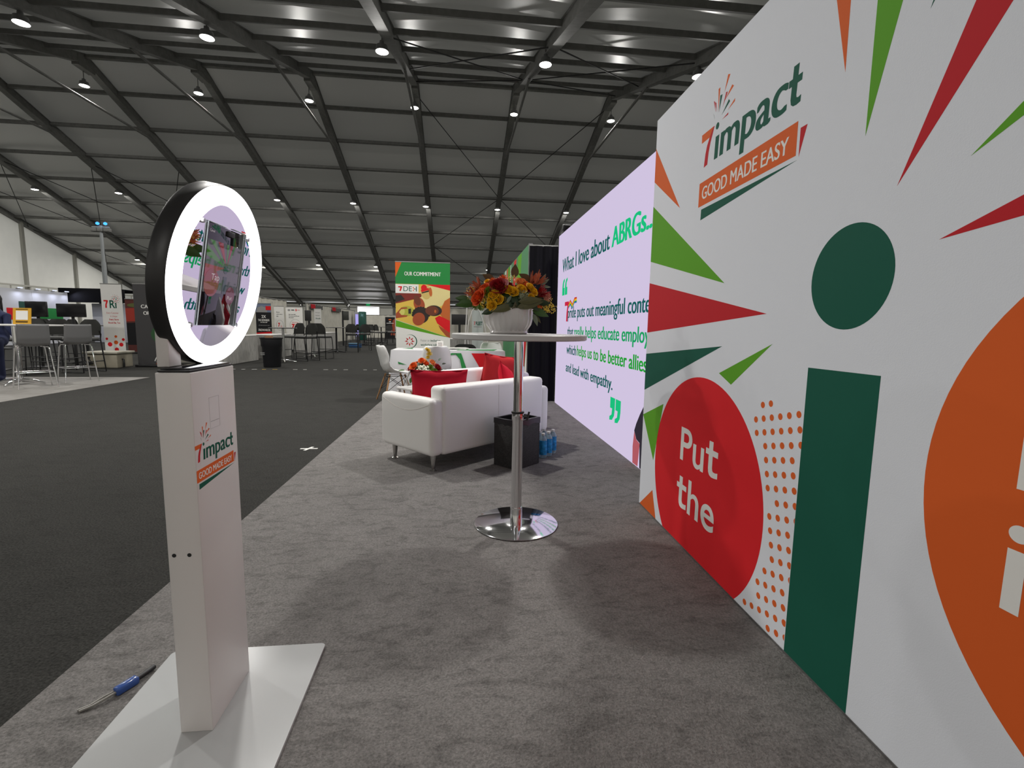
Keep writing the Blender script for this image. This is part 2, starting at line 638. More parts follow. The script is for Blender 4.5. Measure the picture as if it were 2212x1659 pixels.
# daylight in the doorway of the far wall, exit sign over it
win = struct(bpy.data.objects.new('window_1', None))
COL.objects.link(win)
MB().box(-11.1, -8.75, EAVE_Y - 0.06, EAVE_Y - 0.03, 1.0, 3.12).build('daylight_pane', emat('daylight', (1.0, 0.98, 1.0), 2.6), win)
for a in ((-11.22, -11.1, 0.9, 3.24), (-8.75, -8.63, 0.9, 3.24), (-11.1, -8.75, 3.12, 3.24)):
    MB().box(a[0], a[1], EAVE_Y - 0.12, EAVE_Y - 0.02, a[2], a[3]).build('window_frame', mat('door_frame', (0.6, 0.58, 0.56), 0.5), win)
ex = thing('exit_sign', 'small green lit exit sign above the bright doorway in the far wall', 'exit sign', (-9.93, EAVE_Y - 0.2, 3.34))
rbox('sign_body', -0.2, 0.2, -0.04, 0.04, -0.1, 0.1, 0.01, mat('exit_green', (0.02, 0.3, 0.1), 0.5, emit=(0.02, 0.45, 0.14), strength=0.5), ex)
MB().box(-0.02, 0.02, -0.02, 0.2, 0.08, 0.12).build('bracket', ALU, ex)


# ---------------------------------------------------------------- high bay lamps
LENS = emat('lamp_lens', (1.0, 0.97, 0.9), 14.0)
lamp_house = MB().lathe([(0.0, 0.30), (0.07, 0.30), (0.08, 0.20), (0.17, 0.17), (0.19, 0.05), (0.21, 0.0), (0.19, 0.0)], 20).mesh('lamp_housing', mat('lamp_grey', (0.25, 0.25, 0.25), 0.5, 0.3), True)
lamp_lens = MB().lathe([(0.0, -0.035), (0.10, -0.03), (0.165, -0.012), (0.19, 0.0)], 20).mesh('lens', LENS, True)
ORD = ['first', 'second', 'third', 'fourth', 'fifth', 'sixth', 'seventh', 'eighth', 'ninth', 'tenth']


def high_bay(x, y, z, label, power=1.0):
    t = thing('high_bay_light', label, 'ceiling lamp', (x, y, z), 0, 'high bay lamps hung from the tent roof')
    link('lamp_housing', lamp_house, t)
    link('lens', lamp_lens, t)
    zr = roof_z(y) - 0.46 - z
    MB().tube((0, 0, 0.28), (0, 0, max(0.45, zr)), 0.018, n=6).build('suspension_rod', ALU, t)
    ld = bpy.data.lights.new('lamp', 'AREA')
    ld.shape = 'DISK'
    ld.size = 0.36
    ld.energy = LAMP_POWER * power
    ld.color = LAMP_COL
    lo = bpy.data.objects.new('lamp_light', ld)
    COL.objects.link(lo)
    lo.parent = t
    lo.location = (0, 0, -0.045)
    return t


rows = [(-3.0, 3.35, [-12.1, -7.1, -2.1, 2.9, 7.9], 'row behind the camera'),
        (6.0, 6.15, [-17.1, -12.1, -7.1, -2.1, 2.9, 7.9], 'row above the camera'),
        (16.0, 9.38, [-17.1, -12.2, -7.3, -2.3, 2.75, 7.85], 'nearest row'),
        (25.7, 11.9, [-22.1, -17.2, -12.25, -7.2, -2.15, 2.85, 7.95], 'ridge row'),
        (35.6, 9.5, [-27.3, -22.3, -17.3, -12.3, -7.25, -2.25, 2.85, 7.9], 'upper far row'),
        (46.0, 6.42, [-27.7, -22.4, -17.4, -12.55, -7.45, -2.3, 2.85, 7.9], 'lowest far row')]
for ry, rz_, xs, desc in rows:
    for k, x in enumerate(xs):
        high_bay(x, ry, rz_, 'round white high bay lamp, %s from the left in the %s' % (ORD[k], desc), 0.22 if ry < 0 else 1.0)
for x, wd in ((-17.1, 'left'), (-12.05, 'right')):
    t = thing('wall_lamp', 'small bare white lamp on the far wall post, the %s one of two' % wd, 'wall lamp', (x, EAVE_Y - 0.35, EZ - 0.25))
    MB().lathe([(0.0, -0.12), (0.09, -0.08), (0.12, 0.0), (0.09, 0.08), (0.0, 0.12)], 12).build('bulb', emat('wall_lamp_glow', (1, 0.97, 0.9), 4.0), t, True)
    MB().box(-0.04, 0.04, 0.05, 0.34, -0.04, 0.04).build('bracket', ALU, t)

# ================================================================== CARPETS
cp = MB()
cp.prism([(-1.345, -3.0), (4.5, -3.0), (4.5, 12.0), (-1.01, 12.0)], 0.0005, 0.004)
o = cp.build('booth_carpet', GREYCARPET)
tag(o, 'light grey plush carpet under the sofas and the photo kiosk', 'carpet')
VINYL = mat('pale_vinyl_plank', (0.205, 0.195, 0.18), 0.6, noise=0.14, nscale=5, stretch=(0.5, 8, 1))
vf = thing('vinyl_floor', 'pale wood-look vinyl floor under the bar table on the left', 'flooring', (0, 0, 0))
x_ = -6.13
k = 0
while k < 16:
    xa = x_ - k * 0.36
    MB().box(xa - 0.357, xa, 6.0, 10.28, 0.0005, 0.005).build('plank', VINYL, vf)
    k += 1
for n_, (px, py) in enumerate([(-1.33, 4.39)]):
    t = thing('tape_cross', 'small white tape cross stuck on the dark carpet', 'tape mark', (px, py, 0))
    MB().box(-0.075, 0.075, -0.013, 0.013, 0.0003, 0.0016).build('tape_strip', P_WHITE, t)
    MB().box(-0.012, 0.014, -0.07, 0.06, 0.0017, 0.003, T(rz=-0.3)).build('tape_strip', P_WHITE, t)
tp = thing('floor_tape', 'broken line of white and yellow tape pieces across the dark aisle carpet', 'tape line', (0, 0, 0))
for k in range(15):
    if k in (5, 8, 12):
        continue
    x = -5.45 + 0.24 * k
    MB().box(x, x + random.uniform(0.08, 0.14), 12.2, 12.235, 0.0003, 0.002).build('tape_piece', P_YELLOW if k in (3, 4) else P_WHITE, tp)

# ================================================================== PRINTED WALL (right)
wall_a = math.radians(1.2)
WD = Vector((-math.sin(wall_a), -math.cos(wall_a), 0))      # toward the camera
W1 = Vector((1.167, 2.857, 0.0))
pw = thing('printed_backdrop_wall', 'tall white printed backdrop wall with coloured rays and a big green letter i', 'backdrop')
WN = WD.cross(Vector((0, 0, 1)))
WL, WH = 3.4, 2.337
mb = MB()
corn = [W1 - WN * 0.00008, W1 + WD * WL - WN * 0.00008, W1 + WD * WL - WN * 0.09, W1 - WN * 0.09]
mb.add([c + Vector((0, 0, 0.004)) for c in corn] + [c + Vector((0, 0, WH)) for c in corn],
       [(0, 1, 5, 4), (1, 2, 6, 5), (2, 3, 7, 6), (3, 0, 4, 7), (4, 5, 6, 7), (0, 3, 2, 1)])
mb.build('fabric_panel', FABRICW, pw)
wfm = Frame(W1, WD, (0, 0, 1), pw)
# aluminium frame edge at the foot
mb = MB()
corn = [W1 + WN * 0.0015, W1 + WD * WL + WN * 0.0015, W1 + WD * WL + WN * 0.0001, W1 + WN * 0.0001]
mb.add([c + Vector((0, 0, 0.004)) for c in corn] + [c + Vector((0, 0, 0.012)) for c in corn],
       [(0, 1, 5, 4), (1, 2, 6, 5), (2, 3, 7, 6), (3, 0, 4, 7), (4, 5, 6, 7), (0, 3, 2, 1)])
mb.build('frame_edge', STEEL, pw)
impact_logo(wfm, 0.58, 1.71, 1.0)
for nm, m, pts in [
    ('ray', P_ORANGE, [(0.0, 1.99), (0.374, 1.754), (0.0, 2.18)]),
    ('ray', P_LIME, [(0.0, 1.527), (0.869, 1.323), (0.0, 1.850)]),
    ('ray', P_RED, [(0.0, 1.099), (1.182, 1.184), (0.0, 1.399)]),
    ('ray', P_TEAL, [(0.0, 0.742), (0.885, 1.051), (0.0, 0.968)]),
    ('ray', P_LIME, [(0.874, 0.932), (0.976, 0.893), (1.231, 1.074)]),
    ('ray', P_LIME, [(0.0, 0.586), (0.195, 0.344), (0.300, 0.701)]),
    ('ray', P_ORANGE, [(0.009, 0.008), (0.275, 0.008), (0.207, 0.164)]),
    ('ray', P_ORANGE, [(1.468, 1.883), (1.459, 2.336), (1.348, 2.336)]),
    ('ray', P_LIME, [(1.567, 1.667), (1.744, 2.336), (1.561, 2.336)]),
    ('ray', P_TEAL, [(1.729, 1.898), (2.03, 2.336), (1.876, 2.336)]),
    ('ray', P_RED, [(1.688, 1.499), (2.328, 2.336), (2.052, 2.336)]),
    ('ray', P_LIME, [(1.870, 1.512), (2.90, 2.00), (2.90, 2.335)]),
    ('ray', P_RED, [(1.819, 1.341), (3.10, 1.468), (3.10, 1.790)]),
    ('letter_i_stem', P_TEAL, [(1.428, 0.008), (1.704, 0.008), (1.701, 1.005), (1.424, 1.004)]),
]:
    wfm.poly('printed_' + nm, pts, m)
wfm.disc('printed_letter_i_dot', 1.557, 1.280, 0.152, P_TEAL, n=64)
# red disc clipped at the floor line
wfm.disc('printed_red_disc', 0.742, 0.378, 0.519, P_BRED, n=96, clip=(0.0, 3.4, 0.008, 2.3))
wfm.disc('printed_orange_disc', 2.460, 0.790, 0.606, mat('print_orange_disc', (0.70, 0.118, 0.022), 0.75, spec=0.15), n=96)
wfm.text('printed_words', 'Pu', 0.545, 0.790, 0.455, P_WHITE, cap=0.168, bold=0.012)
wfm.text('printed_words', 'he', 0.655, 0.915, 0.203, P_WHITE, asc=0.172, bold=0.012)
for du, dv in ((0.0, 0.0), (-0.278, -0.252)):
    tpts = [(0.806, 0.580), (0.806, 0.553), (0.834, 0.553), (0.834, 0.490), (0.838, 0.472), (0.848, 0.460), (0.866, 0.4545), (0.890, 0.456), (0.918, 0.461), (0.918, 0.487), (0.896, 0.482), (0.880, 0.482), (0.872, 0.488), (0.869, 0.500), (0.869, 0.553), (0.914, 0.553), (0.914, 0.580), (0.869, 0.580), (0.869, 0.618), (0.834, 0.618), (0.834, 0.580)]
    wfm.poly('printed_letter_t', [(u + du, v + dv) for u, v in tpts], P_WHITE, 0.0005)
wfm.text('printed_words', 'in', 2.043, 2.262, 0.815, P_WHITE, xh=0.128, bold=0.012)
wfm.text('printed_words', 'impact', 2.043, 2.86, 0.559, P_WHITE, xh=0.128, bold=0.012)
dots = []
for a in range(-14, 24):
    for b in range(-8, 6):
        u = 1.400 + 0.0112 * a + 0.0466 * b
        v = 0.844 - 0.0500 * a + 0.0125 * b
        if math.hypot(u - 0.742, v - 0.378) > 0.552 and 1.05 < u < 1.432 and 0.02 < v < 0.86 and u - 1.05 > (v - 0.72) * 1.2:
            ring = [(min(1.425, u + 0.0122 * math.cos(2 * PI * q / 14)), v + 0.0122 * math.sin(2 * PI * q / 14)) for q in range(14)]
            dots.append(ring)
for ring in dots:
    wfm.poly('printed_dot', ring, P_ORANGE)

# ================================================================== LED VIDEO WALL
LX, LY = 1.455, 6.97
led = thing('video_wall', 'bright lilac-white LED video wall showing a quotation in green letters', 'video wall')
SCREEN = emat('led_screen', (0.63, 0.545, 0.74), 1.0)
tile = MB()
tile.box(0, 0.03, -0.4985, 0, 0, 0.4835)
tmesh = tile.mesh('led_tile', SCREEN)
for i in range(8):
    for j in range(5):
        o = link('led_tile', tmesh, led)
        o.location = (LX, LY - 0.5 * i, 0.006 + 0.4845 * j)
MB().box(LX + 0.031, LX + 0.12, LY - 4.0, LY, 0.004, 2.43).build('cabinet_back', BLACK, led)
lf = Frame((LX, LY, 0), (0, -1, 0), (0, 0, 1), led)
L_TEAL = emat('led_dark_green', (0.008, 0.105, 0.098), 1.0)
L_GREEN = emat('led_green', (0.01, 0.52, 0.20), 1.0)
L_MID = emat('led_mid_green', (0.01, 0.34, 0.11), 1.0)
L_LEAF = emat('led_leaf_green', (0.012, 0.33, 0.03), 1.0)
L_RED = emat('led_red', (0.55, 0.02, 0.06), 1.0)
lf.text('screen_text', 'What I love about', 0.285, 2.385, 1.882, L_TEAL, asc=0.178, bold=0.0, fat=0.032)
lf.text('screen_text', 'ABRGs...', 2.44, 3.47, 1.884, L_GREEN, cap=0.180, bold=0.0, fat=0.05)
for q, (u0, u1, b, vv) in enumerate([(0.315, 0.62, 1.565, 0), (2.59, 2.885, 0.25, 1)]):
    w = (u1 - u0) / 2 - 0.01
    for k in range(2):
        ua = u0 + k * (w + 0.02)
        if vv == 0:
            pts = [(ua, b), (ua + w, b), (ua + w, b + 0.10), (ua + w * 0.62, b + 0.10), (ua + w * 0.66, b + 0.16), (ua + w, b + 0.19), (ua + w, b + 0.225), (ua + w * 0.45, b + 0.205), (ua + w * 0.1, b + 0.16), (ua, b + 0.10)]
        else:
            pts = [(ua + w, b + 0.225), (ua, b + 0.225), (ua, b + 0.12), (ua + w * 0.45, b + 0.12), (ua + w * 0.36, b + 0.06), (ua - 0.01, b + 0.035), (ua - 0.01, b), (ua + w * 0.5, b + 0.012), (ua + w * 0.9, b + 0.06), (ua + w, b + 0.12)]
        lf.poly('screen_quote_mark', pts, L_GREEN)
lf.poly('screen_seven', [(0.50, 1.468), (0.735, 1.468), (0.735, 1.44), (0.69, 1.32), (0.68, 1.205), (0.60, 1.205), (0.615, 1.32), (0.655, 1.415), (0.50, 1.415)], L_RED)
fl_cols = [(0.5, 0.02, 0.02), (0.75, 0.2, 0.02), (0.75, 0.55, 0.03), (0.02, 0.3, 0.06), (0.03, 0.1, 0.45)]
for k, c in enumerate(fl_cols):
    d = 0.014 * k
    top = [(0.72, 1.44), (0.82, 1.485), (0.93, 1.43), (1.04, 1.50), (1.155, 1.50)]
    pts = [(u, v - d) for u, v in top] + [(u, v - d - 0.0145) for u, v in reversed(top)]
    lf.poly('screen_flag_stripe', pts, emat('led_flag_%d' % k, c, 1.0))
lf.text('screen_text', 'pride puts out meaningful content', 0.69, 3.63, 1.25, L_TEAL, asc=0.140, bold=0.0, fat=0.032)
lf.text('screen_text', 'that', 0.695, 1.03, 1.012, L_TEAL, asc=0.125, bold=0.0, fat=0.032)
lf.text('screen_text', 'really helps educate employees', 1.078, 3.74, 1.012, L_MID, asc=0.128, bold=0.0, fat=0.032)
lf.text('screen_text', 'which', 0.68, 1.2, 0.782, L_TEAL, asc=0.120, bold=0.0, fat=0.032)
lf.text('screen_text', 'helps us to be better allies', 1.242, 3.44, 0.786, L_LEAF, asc=0.125, bold=0.0, fat=0.032)
lf.text('screen_text', 'and lead with empathy.', 0.67, 2.64, 0.542, L_TEAL, asc=0.122, bold=0.0, fat=0.032)
lf.poly('screen_photo_sleeve', [(3.234, 0.286), (3.29, 0.225), (3.36, 0.21), (3.38, 0.01), (3.8, 0.01), (3.8, 0.62), (3.45, 0.56), (3.34, 0.44), (3.27, 0.35)], emat('led_dark_cloth', (0.03, 0.025, 0.035), 1.0))
lf.poly('screen_photo_arm', [(3.226, 0.012), (3.34, 0.012), (3.365, 0.205), (3.29, 0.222), (3.237, 0.280), (3.215, 0.15)], emat('led_skin', (0.42, 0.10, 0.12), 1.0))
sp = thing('black_spotlight', 'small black moving spotlight standing on top of the video wall', 'spotlight', (1.52, 6.85, 2.43))
sp.scale = (0.55, 0.55, 0.55)
rbox('base', -0.1, 0.1, -0.12, 0.12, 0.0, 0.06, 0.015, BLACK, sp)
for s in (-1, 1):
    rbox('yoke_arm', -0.03, 0.03, s * 0.10 - 0.015, s * 0.10 + 0.015, 0.05, 0.22, 0.008, mat('dark_grey', (0.05, 0.05, 0.05), 0.4), sp)
rbox('lamp_head', -0.09, 0.12, -0.08, 0.08, 0.10, 0.26, 0.03, BLACK, sp, M=T(0, 0, 0, rx=0.3))

# black drape closing the gap behind the screen
bd = thing('black_drape', 'tall black drape hanging beside the far end of the video wall', 'curtain', (0, 0, 0))
mb = MB()
mb.grid(lambda s, t: (1.045 + 0.42 * s, 7.06 + 0.010 * math.sin(s * 17) + 0.004 * math.sin(s * 41 + 1), 0.01 + 2.29 * t), 60, 4)
mb.build('drape_cloth', BLACKCLOTH, bd, True, False)
MB().tube((1.04, 7.09, 2.30), (1.47, 7.09, 2.30), 0.02).build('drape_pipe', ALU, bd)
MB().tube((1.25, 7.12, 0.0), (1.25, 7.12, 2.29), 0.02).build('upright_pipe', ALU, bd)
# green printed panel running away behind it
GPAT = bpy.data.materials.new('green_hatch_print')
GPAT.use_nodes = True
nt = GPAT.node_tree
tc = nt.nodes.new('ShaderNodeTexCoord')
wv = nt.nodes.new('ShaderNodeTexWave')
wv.inputs['Scale'].default_value = 9.0
mp = nt.nodes.new('ShaderNodeMapping')
mp.inputs['Rotation'].default_value = (0.8, 0, 0)
cr = nt.nodes.new('ShaderNodeValToRGB')
cr.color_ramp.elements[0].color = (0.02, 0.15, 0.045, 1)
cr.color_ramp.elements[1].color = (0.045, 0.27, 0.09, 1)
wv.bands_direction = 'Y'
nt.links.new(tc.outputs['Object'], mp.inputs[0])
nt.links.new(mp.outputs[0], wv.inputs[0])
nt.links.new(wv.outputs['Fac'], cr.inputs[0])
nt.links.new(cr.outputs[0], nt.nodes['Principled BSDF'].inputs['Base Color'])
gp = thing('green_backdrop_panel', 'green hatched backdrop panel with lime and red stripes beyond the black drape', 'backdrop', (0, 0, 0))
MB().box(1.045, 1.10, 7.16, 11.0, 0.005, 2.34).build('fabric_panel', GPAT, gp)
MB().box(1.04, 1.10, 7.13, 7.16, 0.005, 2.345).build('frame_post', mat('grey_frame', (0.3, 0.3, 0.3), 0.4, 0.5), gp)
gf = Frame((1.045, 7.16, 0), (0, -1, 0), (0, 0, 1), gp)   # u = 7.16 - y (negative values run away)
for m, pts in [(P_LIME, [(-1.30, 0.9), (-0.78, 2.33), (-1.27, 2.33), (-1.6, 0.9)]), (P_BRED, [(-2.0, 1.0), (-1.5, 2.33), (-1.85, 2.33), (-2.3, 1.0)]),
               (P_WHITE, [(-2.45, 1.2), (-2.38, 2.33), (-2.46, 2.33), (-2.6, 1.2)]), (P_LIME, [(-2.62, 1.2), (-2.47, 2.33), (-2.9, 2.33), (-3.0, 1.2)]),
               (P_ORANGE, [(-3.1, 1.2), (-2.95, 2.33), (-3.15, 2.33), (-3.25, 1.2)]), (P_WHITE, [(-3.35, 1.0), (-3.3, 2.33), (-3.55, 2.33), (-3.6, 1.0)]),
               (P_RED, [(-0.42, 0.2), (-0.02, 1.05), (-0.30, 1.05), (-0.62, 0.95)]), (P_WHITE, [(-0.40, 0.1), (0.0, 0.1), (0.0, 0.98)])]:
    gf.poly('printed_stripe', pts, m)

# ================================================================== PHOTO KIOSK
ZC = 0.004
kx0, kx1, ky0, ky1 = -0.742, -0.660, 1.264, 1.496
ks = thing('photo_kiosk', 'white photo booth kiosk with a glowing ring light and mirror', 'photo kiosk')
PLATE = mat('kiosk_plate', (0.46, 0.47, 0.475), 0.22, coat=0.2)
KW = mat('kiosk_white', (0.66, 0.63, 0.62), 0.35)
# plate with rounded corners
pts = []
for cx_, cy_, a0 in ((-0.47, 1.595, 0), (-0.935, 1.595, 90), (-0.935, 1.0, 180), (-0.47, 1.0, 270)):
    for q in range(5):
        a = math.radians(a0 + q * 22.5)
        pts.append((cx_ + 0.016 * math.cos(a), cy_ + 0.016 * math.sin(a)))
bp = MB().prism(pts, ZC, ZC + 0.010)
bp.build('base_plate', PLATE, ks)
rbox('post', kx0, kx1, ky0, ky1, ZC + 0.010, 0.994, 0.002, KW, ks, 2)
kf = Frame((kx1, 0, 0), (0, 1, 0), (0, 0, 1), ks)
impact_logo(kf, 1.264, 0.7105, 0.293, off=0.0002)
kb = Frame((0, ky0, 0), (1, 0, 0), (0, 0, 1), ks)
for x in (-0.727, -0.690):
    kb.disc('screw_hole', x, 0.519, 0.0052, BLACK, 0.0007, 20)
# embossed outline of a phone
EMB = mat('emboss_grey', (0.585, 0.56, 0.555), 0.4)
for a in ((1.345, 1.398, 0.834, 0.8355), (1.345, 1.398, 0.9185, 0.920), (1.345, 1.3462, 0.834, 0.920), (1.3968, 1.398, 0.834, 0.920)):
    MB().box(kx1 + 0.0001, kx1 + 0.0003, a[0], a[1], a[2], a[3]).build('embossed_phone_line', EMB, ks)
MB().box(kx1 + 0.0001, kx1 + 0.0003, 1.349, 1.394, 0.8535, 0.8545).build('embossed_phone_line', mat('slot_grey', (0.2, 0.2, 0.2), 0.5), ks)
# black collar plate on top of the post
rbox('collar_plate', kx0 + 0.004, kx1 - 0.002, ky0 + 0.003, ky1 - 0.003, 0.9945, 1.0005, 0.0015, BLACK, ks, 2)
rbox('hinge_plate', kx0 + 0.006, kx1 - 0.005, ky0 + 0.012, ky1 - 0.01, 1.0008, 1.005, 0.001, mat('black_gloss', (0.012, 0.012, 0.014), 0.15), ks, 2)
rbox('neck', -0.752, -0.722, 1.292, 1.345, 1.006, 1.30, 0.002, KW, ks, 2)
# the round head: local frame, axis +X (toward the screen), leaning down a little
head = bpy.data.objects.new('ring_head', None)
COL.objects.link(head)
head.parent = ks
head.matrix_local = Matrix.Translation((-0.667, 1.469, 1.246)) @ Matrix.Rotation(math.radians(-1.1), 4, 'Z') @ Matrix.Rotation(math.radians(9.5), 4, 'Y')
RO, RI = 0.2455, 0.197


def ringx(prof, n=72):
    """lathe around the X axis: prof = (radius, x)"""
    mb = MB()
    mb.lathe(prof, n)
    mb.v = [(z, x, y) for (x, y, z) in mb.v]
    return mb


def openring(prof, n=96):
    mb = MB()
    vs = []
    for (r, z) in prof:
        for i in range(n):
            a = 2 * PI * i / n
            vs.append((z, r * math.cos(a), r * math.sin(a)))
    fs = []
    m = len(prof)
    for k in range(m - 1):
        fs += [(k * n + i, k * n + (i + 1) % n, (k + 1) * n + (i + 1) % n, (k + 1) * n + i) for i in range(n)]
    mb.add(vs, fs)
    return mb


openring([(RO - 0.03, -0.050), (RO + 0.002, -0.048), (RO + 0.005, -0.042), (RO + 0.005, -0.012), (RO + 0.002, -0.004)]).build('rim', mat('kiosk_rim_black', (0.018, 0.017, 0.018), 0.42), head, True)
ringx([(0.0, -0.050), (RO - 0.02, -0.050), (RO - 0.03, -0.048)]).build('back_cover', BLACK, head)
openring([(RO + 0.001, -0.006), (RO + 0.002, 0.0), (RO - 0.002, 0.006), (RO - 0.012, 0.010), (RI + 0.012, 0.010), (RI + 0.002, 0.006), (RI, -0.001)]).build('ring_light', emat('ring_glow', (1.0, 0.985, 1.0), 4.0), head, True)
ringx([(0.0, -0.012), (RI + 0.003, -0.012), (RI + 0.003, -0.002), (0.0, -0.002)]).build('mirror', mat('mirror', (0.80, 0.78, 0.80), 0.004, 1.0), head)
# tablet in its clear holder
def tmat(name, c, _s=1.0):
    return mat(name, (0.004, 0.004, 0.004), 0.03, spec=0.5, coat=0.35, emit=c, strength=1.0)


tb = rbox('tablet', -0.001, 0.0025, -0.099, 0.092, -0.136, 0.137, 0.0008, mat('tablet_glass', (0.010, 0.009, 0.010), 0.03, spec=0.5, coat=0.35), head, 2)
tf = Frame((0.0026, 0, 0), (0, 1, 0), (0, 0, 1), tb)
tf.poly('screen_white', [(-0.097, -0.045), (0.090, -0.045), (0.090, 0.095), (-0.097, 0.095)], tmat('tablet_pale', (0.05, 0.044, 0.044), 1.0), 0.0003)
for nm, c, pts in [('a', (0.16, 0.012, 0.014), [(0.004, 0.028), (-0.097, 0.030), (-0.097, -0.005)]), ('b', (0.03, 0.10, 0.012), [(0.004, 0.032), (-0.097, 0.080), (-0.097, 0.052)]), ('b', (0, 0, 0), [(0.006, 0.035), (-0.088, 0.095), (-0.062, 0.095)]),
                   ('a', (0, 0, 0), [(0.010, 0.036), (-0.045, 0.095), (-0.018, 0.095)]), ('b', (0, 0, 0), [(0.014, 0.036), (0.004, 0.095), (0.016, 0.095)]), ('a', (0, 0, 0), [(0.016, 0.034), (0.026, 0.095), (0.038, 0.095)]), ('b', (0, 0, 0), [(0.018, 0.034), (0.045, 0.095), (0.054, 0.095)])]:
    tf.poly('screen_ray', pts, tmat('tablet_ray_' + nm, c, 1.0), 0.0006)
tf.disc('screen_disc', -0.058, -0.018, 0.038, tmat('tablet_red', (0.13, 0.016, 0.014), 1.0), 0.0009, 32)
tf.disc('screen_disc', 0.052, -0.048, 0.026, tmat('tablet_wine', (0.08, 0.010, 0.014), 1.0), 0.0009, 32)
tf.disc('screen_i_dot', 0.012, 0.024, 0.012, tmat('tablet_green', (0.01, 0.02, 0.018), 1.0), 0.0010, 20)
tf.poly('screen_i_stem', [(0.002, -0.045), (0.022, -0.045), (0.022, 0.004), (0.002, 0.004)], MATS['tablet_green'], 0.0010)
tf.text('screen_word', 'Tap', -0.062, -0.020, -0.010, tmat('tablet_text', (0.36, 0.32, 0.31), 1.0), cap=0.017, bold=0.0, off=0.0013)
tf.text('screen_word', 'Put', 0.036, 0.064, -0.060, MATS['tablet_text'], cap=0.011, bold=0.0, off=0.0013)
tf.text('screen_word', 'Cancel', -0.094, -0.070, 0.115, MATS['tablet_text'], cap=0.006, bold=0.0, off=0.0013)
EDGE = mat('holder_edge', (0.62, 0.70, 0.74), 0.12, 0.2)
NAVYE = mat('holder_navy', (0.012, 0.016, 0.035), 0.2)
rbox('holder_rail', -0.001, 0.0028, -0.1020, -0.1005, -0.138, 0.139, 0.0006, EDGE, head, 2)
rbox('holder_rail', -0.001, 0.006, 0.1025, 0.1040, -0.138, 0.141, 0.0005, EDGE, head, 2)
rbox('holder_channel', -0.001, 0.003, 0.0950, 0.1024, -0.137, 0.139, 0.0005, NAVYE, head, 2)
rbox('holder_rail', -0.001, 0.005, 0.0930, 0.0948, -0.138, 0.139, 0.0005, EDGE, head, 2)
rbox('holder_rail', -0.001, 0.004, -0.1025, -0.004, 0.1385, 0.1405, 0.0006, EDGE, head, 2)
rbox('holder_rail', -0.001, 0.004, 0.034, 0.104, 0.1412, 0.1432, 0.0006, EDGE, head, 2)
rbox('holder_notch', -0.001, 0.008, -0.002, 0.032, 0.118, 0.132, 0.001, BLACK, head, 2)
for yy, zz in ((-0.125, 0.135), (-0.13, -0.135), (0.118, -0.135), (0.128, 0.13)):
    m_ = ringx([(0.0, 0.005), (0.006, 0.004), (0.007, -0.002)], 12)
    m_.v = [(a, b + yy, c + zz) for a, b, c in m_.v]
    m_.build('screw', STEEL, head, True)
# blue plug lying on the carpet
pg = thing('power_plug', 'translucent blue cord plug on the carpet by the kiosk plate', 'plug', (-1.0, 1.46, 0.004), math.radians(62))
rbox('plug_body', -0.032, 0.030, -0.013, 0.013, 0.0005, 0.024, 0.006, mat('blue_plug', (0.05, 0.12, 0.42), 0.15, trans=0.35), pg)
MB().path([(0.028, 0, 0.012), (0.06, 0.004, 0.012), (0.085, 0.012, 0.01)], 0.008).build('strain_relief', BLACK, pg, True)
for s in (-1, 1):
    MB().path([(-0.03, 0.004 * s, 0.013), (-0.055, 0.006 * s + 0.004, 0.013), (-0.085, 0.012 + 0.004 * s, 0.008), (-0.11, 0.028 + 0.004 * s, 0.005)], 0.0035, 6).build('cord', mat('grey_cord', (0.22, 0.21, 0.19), 0.4), pg, True)

# ================================================================== BAR TABLE
bt = thing('bar_table', 'tall round white-topped bar table with a chrome pedestal', 'table', (0.335, 2.60, ZC))
TOPM = mat('white_laminate', (0.55, 0.54, 0.535), 0.4)
MB().lathe([(0.0, 1.049), (0.360, 1.049), (0.366, 1.053), (0.366, 1.075), (0.360, 1.079), (0.0, 1.079)], 72).build('tabletop', TOPM, bt, True)
MB().lathe([(0.0, 0.001), (0.236, 0.001), (0.238, 0.005), (0.234, 0.008), (0.05, 0.0105), (0.0, 0.0105)], 72).build('base_disc', CHROME, bt, True)
MB().lathe([(0.034, 0.010), (0.034, 0.10), (0.030, 0.10), (0.030, 0.60), (0.033, 0.603), (0.033, 0.640), (0.0, 0.64)], 32).build('lower_pole', CHROME, bt, True)
MB().lathe([(0.034, 0.640), (0.036, 0.642), (0.036, 0.650), (0.0, 0.65)], 32).build('collar', BLACK, bt, True)
MB().lathe([(0.026, 0.650), (0.026, 1.047)], 32).build('upper_pole', CHROME, bt, True)
MB().lathe([(0.0, 1.036), (0.10, 1.040), (0.10, 1.0485), (0.0, 1.0485)], 32).build('top_bracket', BLACK, bt, True)
cl = MB().tube((0.03, -0.005, 0.622), (0.052, -0.012, 0.624), 0.006)
cl.tube((0.050, -0.012, 0.600), (0.062, -0.014, 0.650), 0.006)
cl.build('clamp_handle', mat('dark_metal', (0.05, 0.05, 0.05), 0.35, 0.7), bt)

# ================================================================== FLOWERS
GREENS = [mat('leaf_green_%d' % i, c, 0.45) for i, c in enumerate([(0.045, 0.11, 0.018), (0.020, 0.045, 0.012), (0.10, 0.095, 0.035), (0.12, 0.065, 0.02), (0.17, 0.20, 0.14)])]


def petal(mb, M, w, h, curl, cup):
    def fn(s, t):
        a = (s - 0.5) * 2
        wid = w * math.sin(PI * (0.12 + 0.80 * t) ** 0.8)
        x = a * wid
        z = h * t
        y = cup * (a * a) * wid * 1.4 - curl * t * t * h
        return M @ Vector((x, -y, z))
    mb.grid(fn, 4, 6)


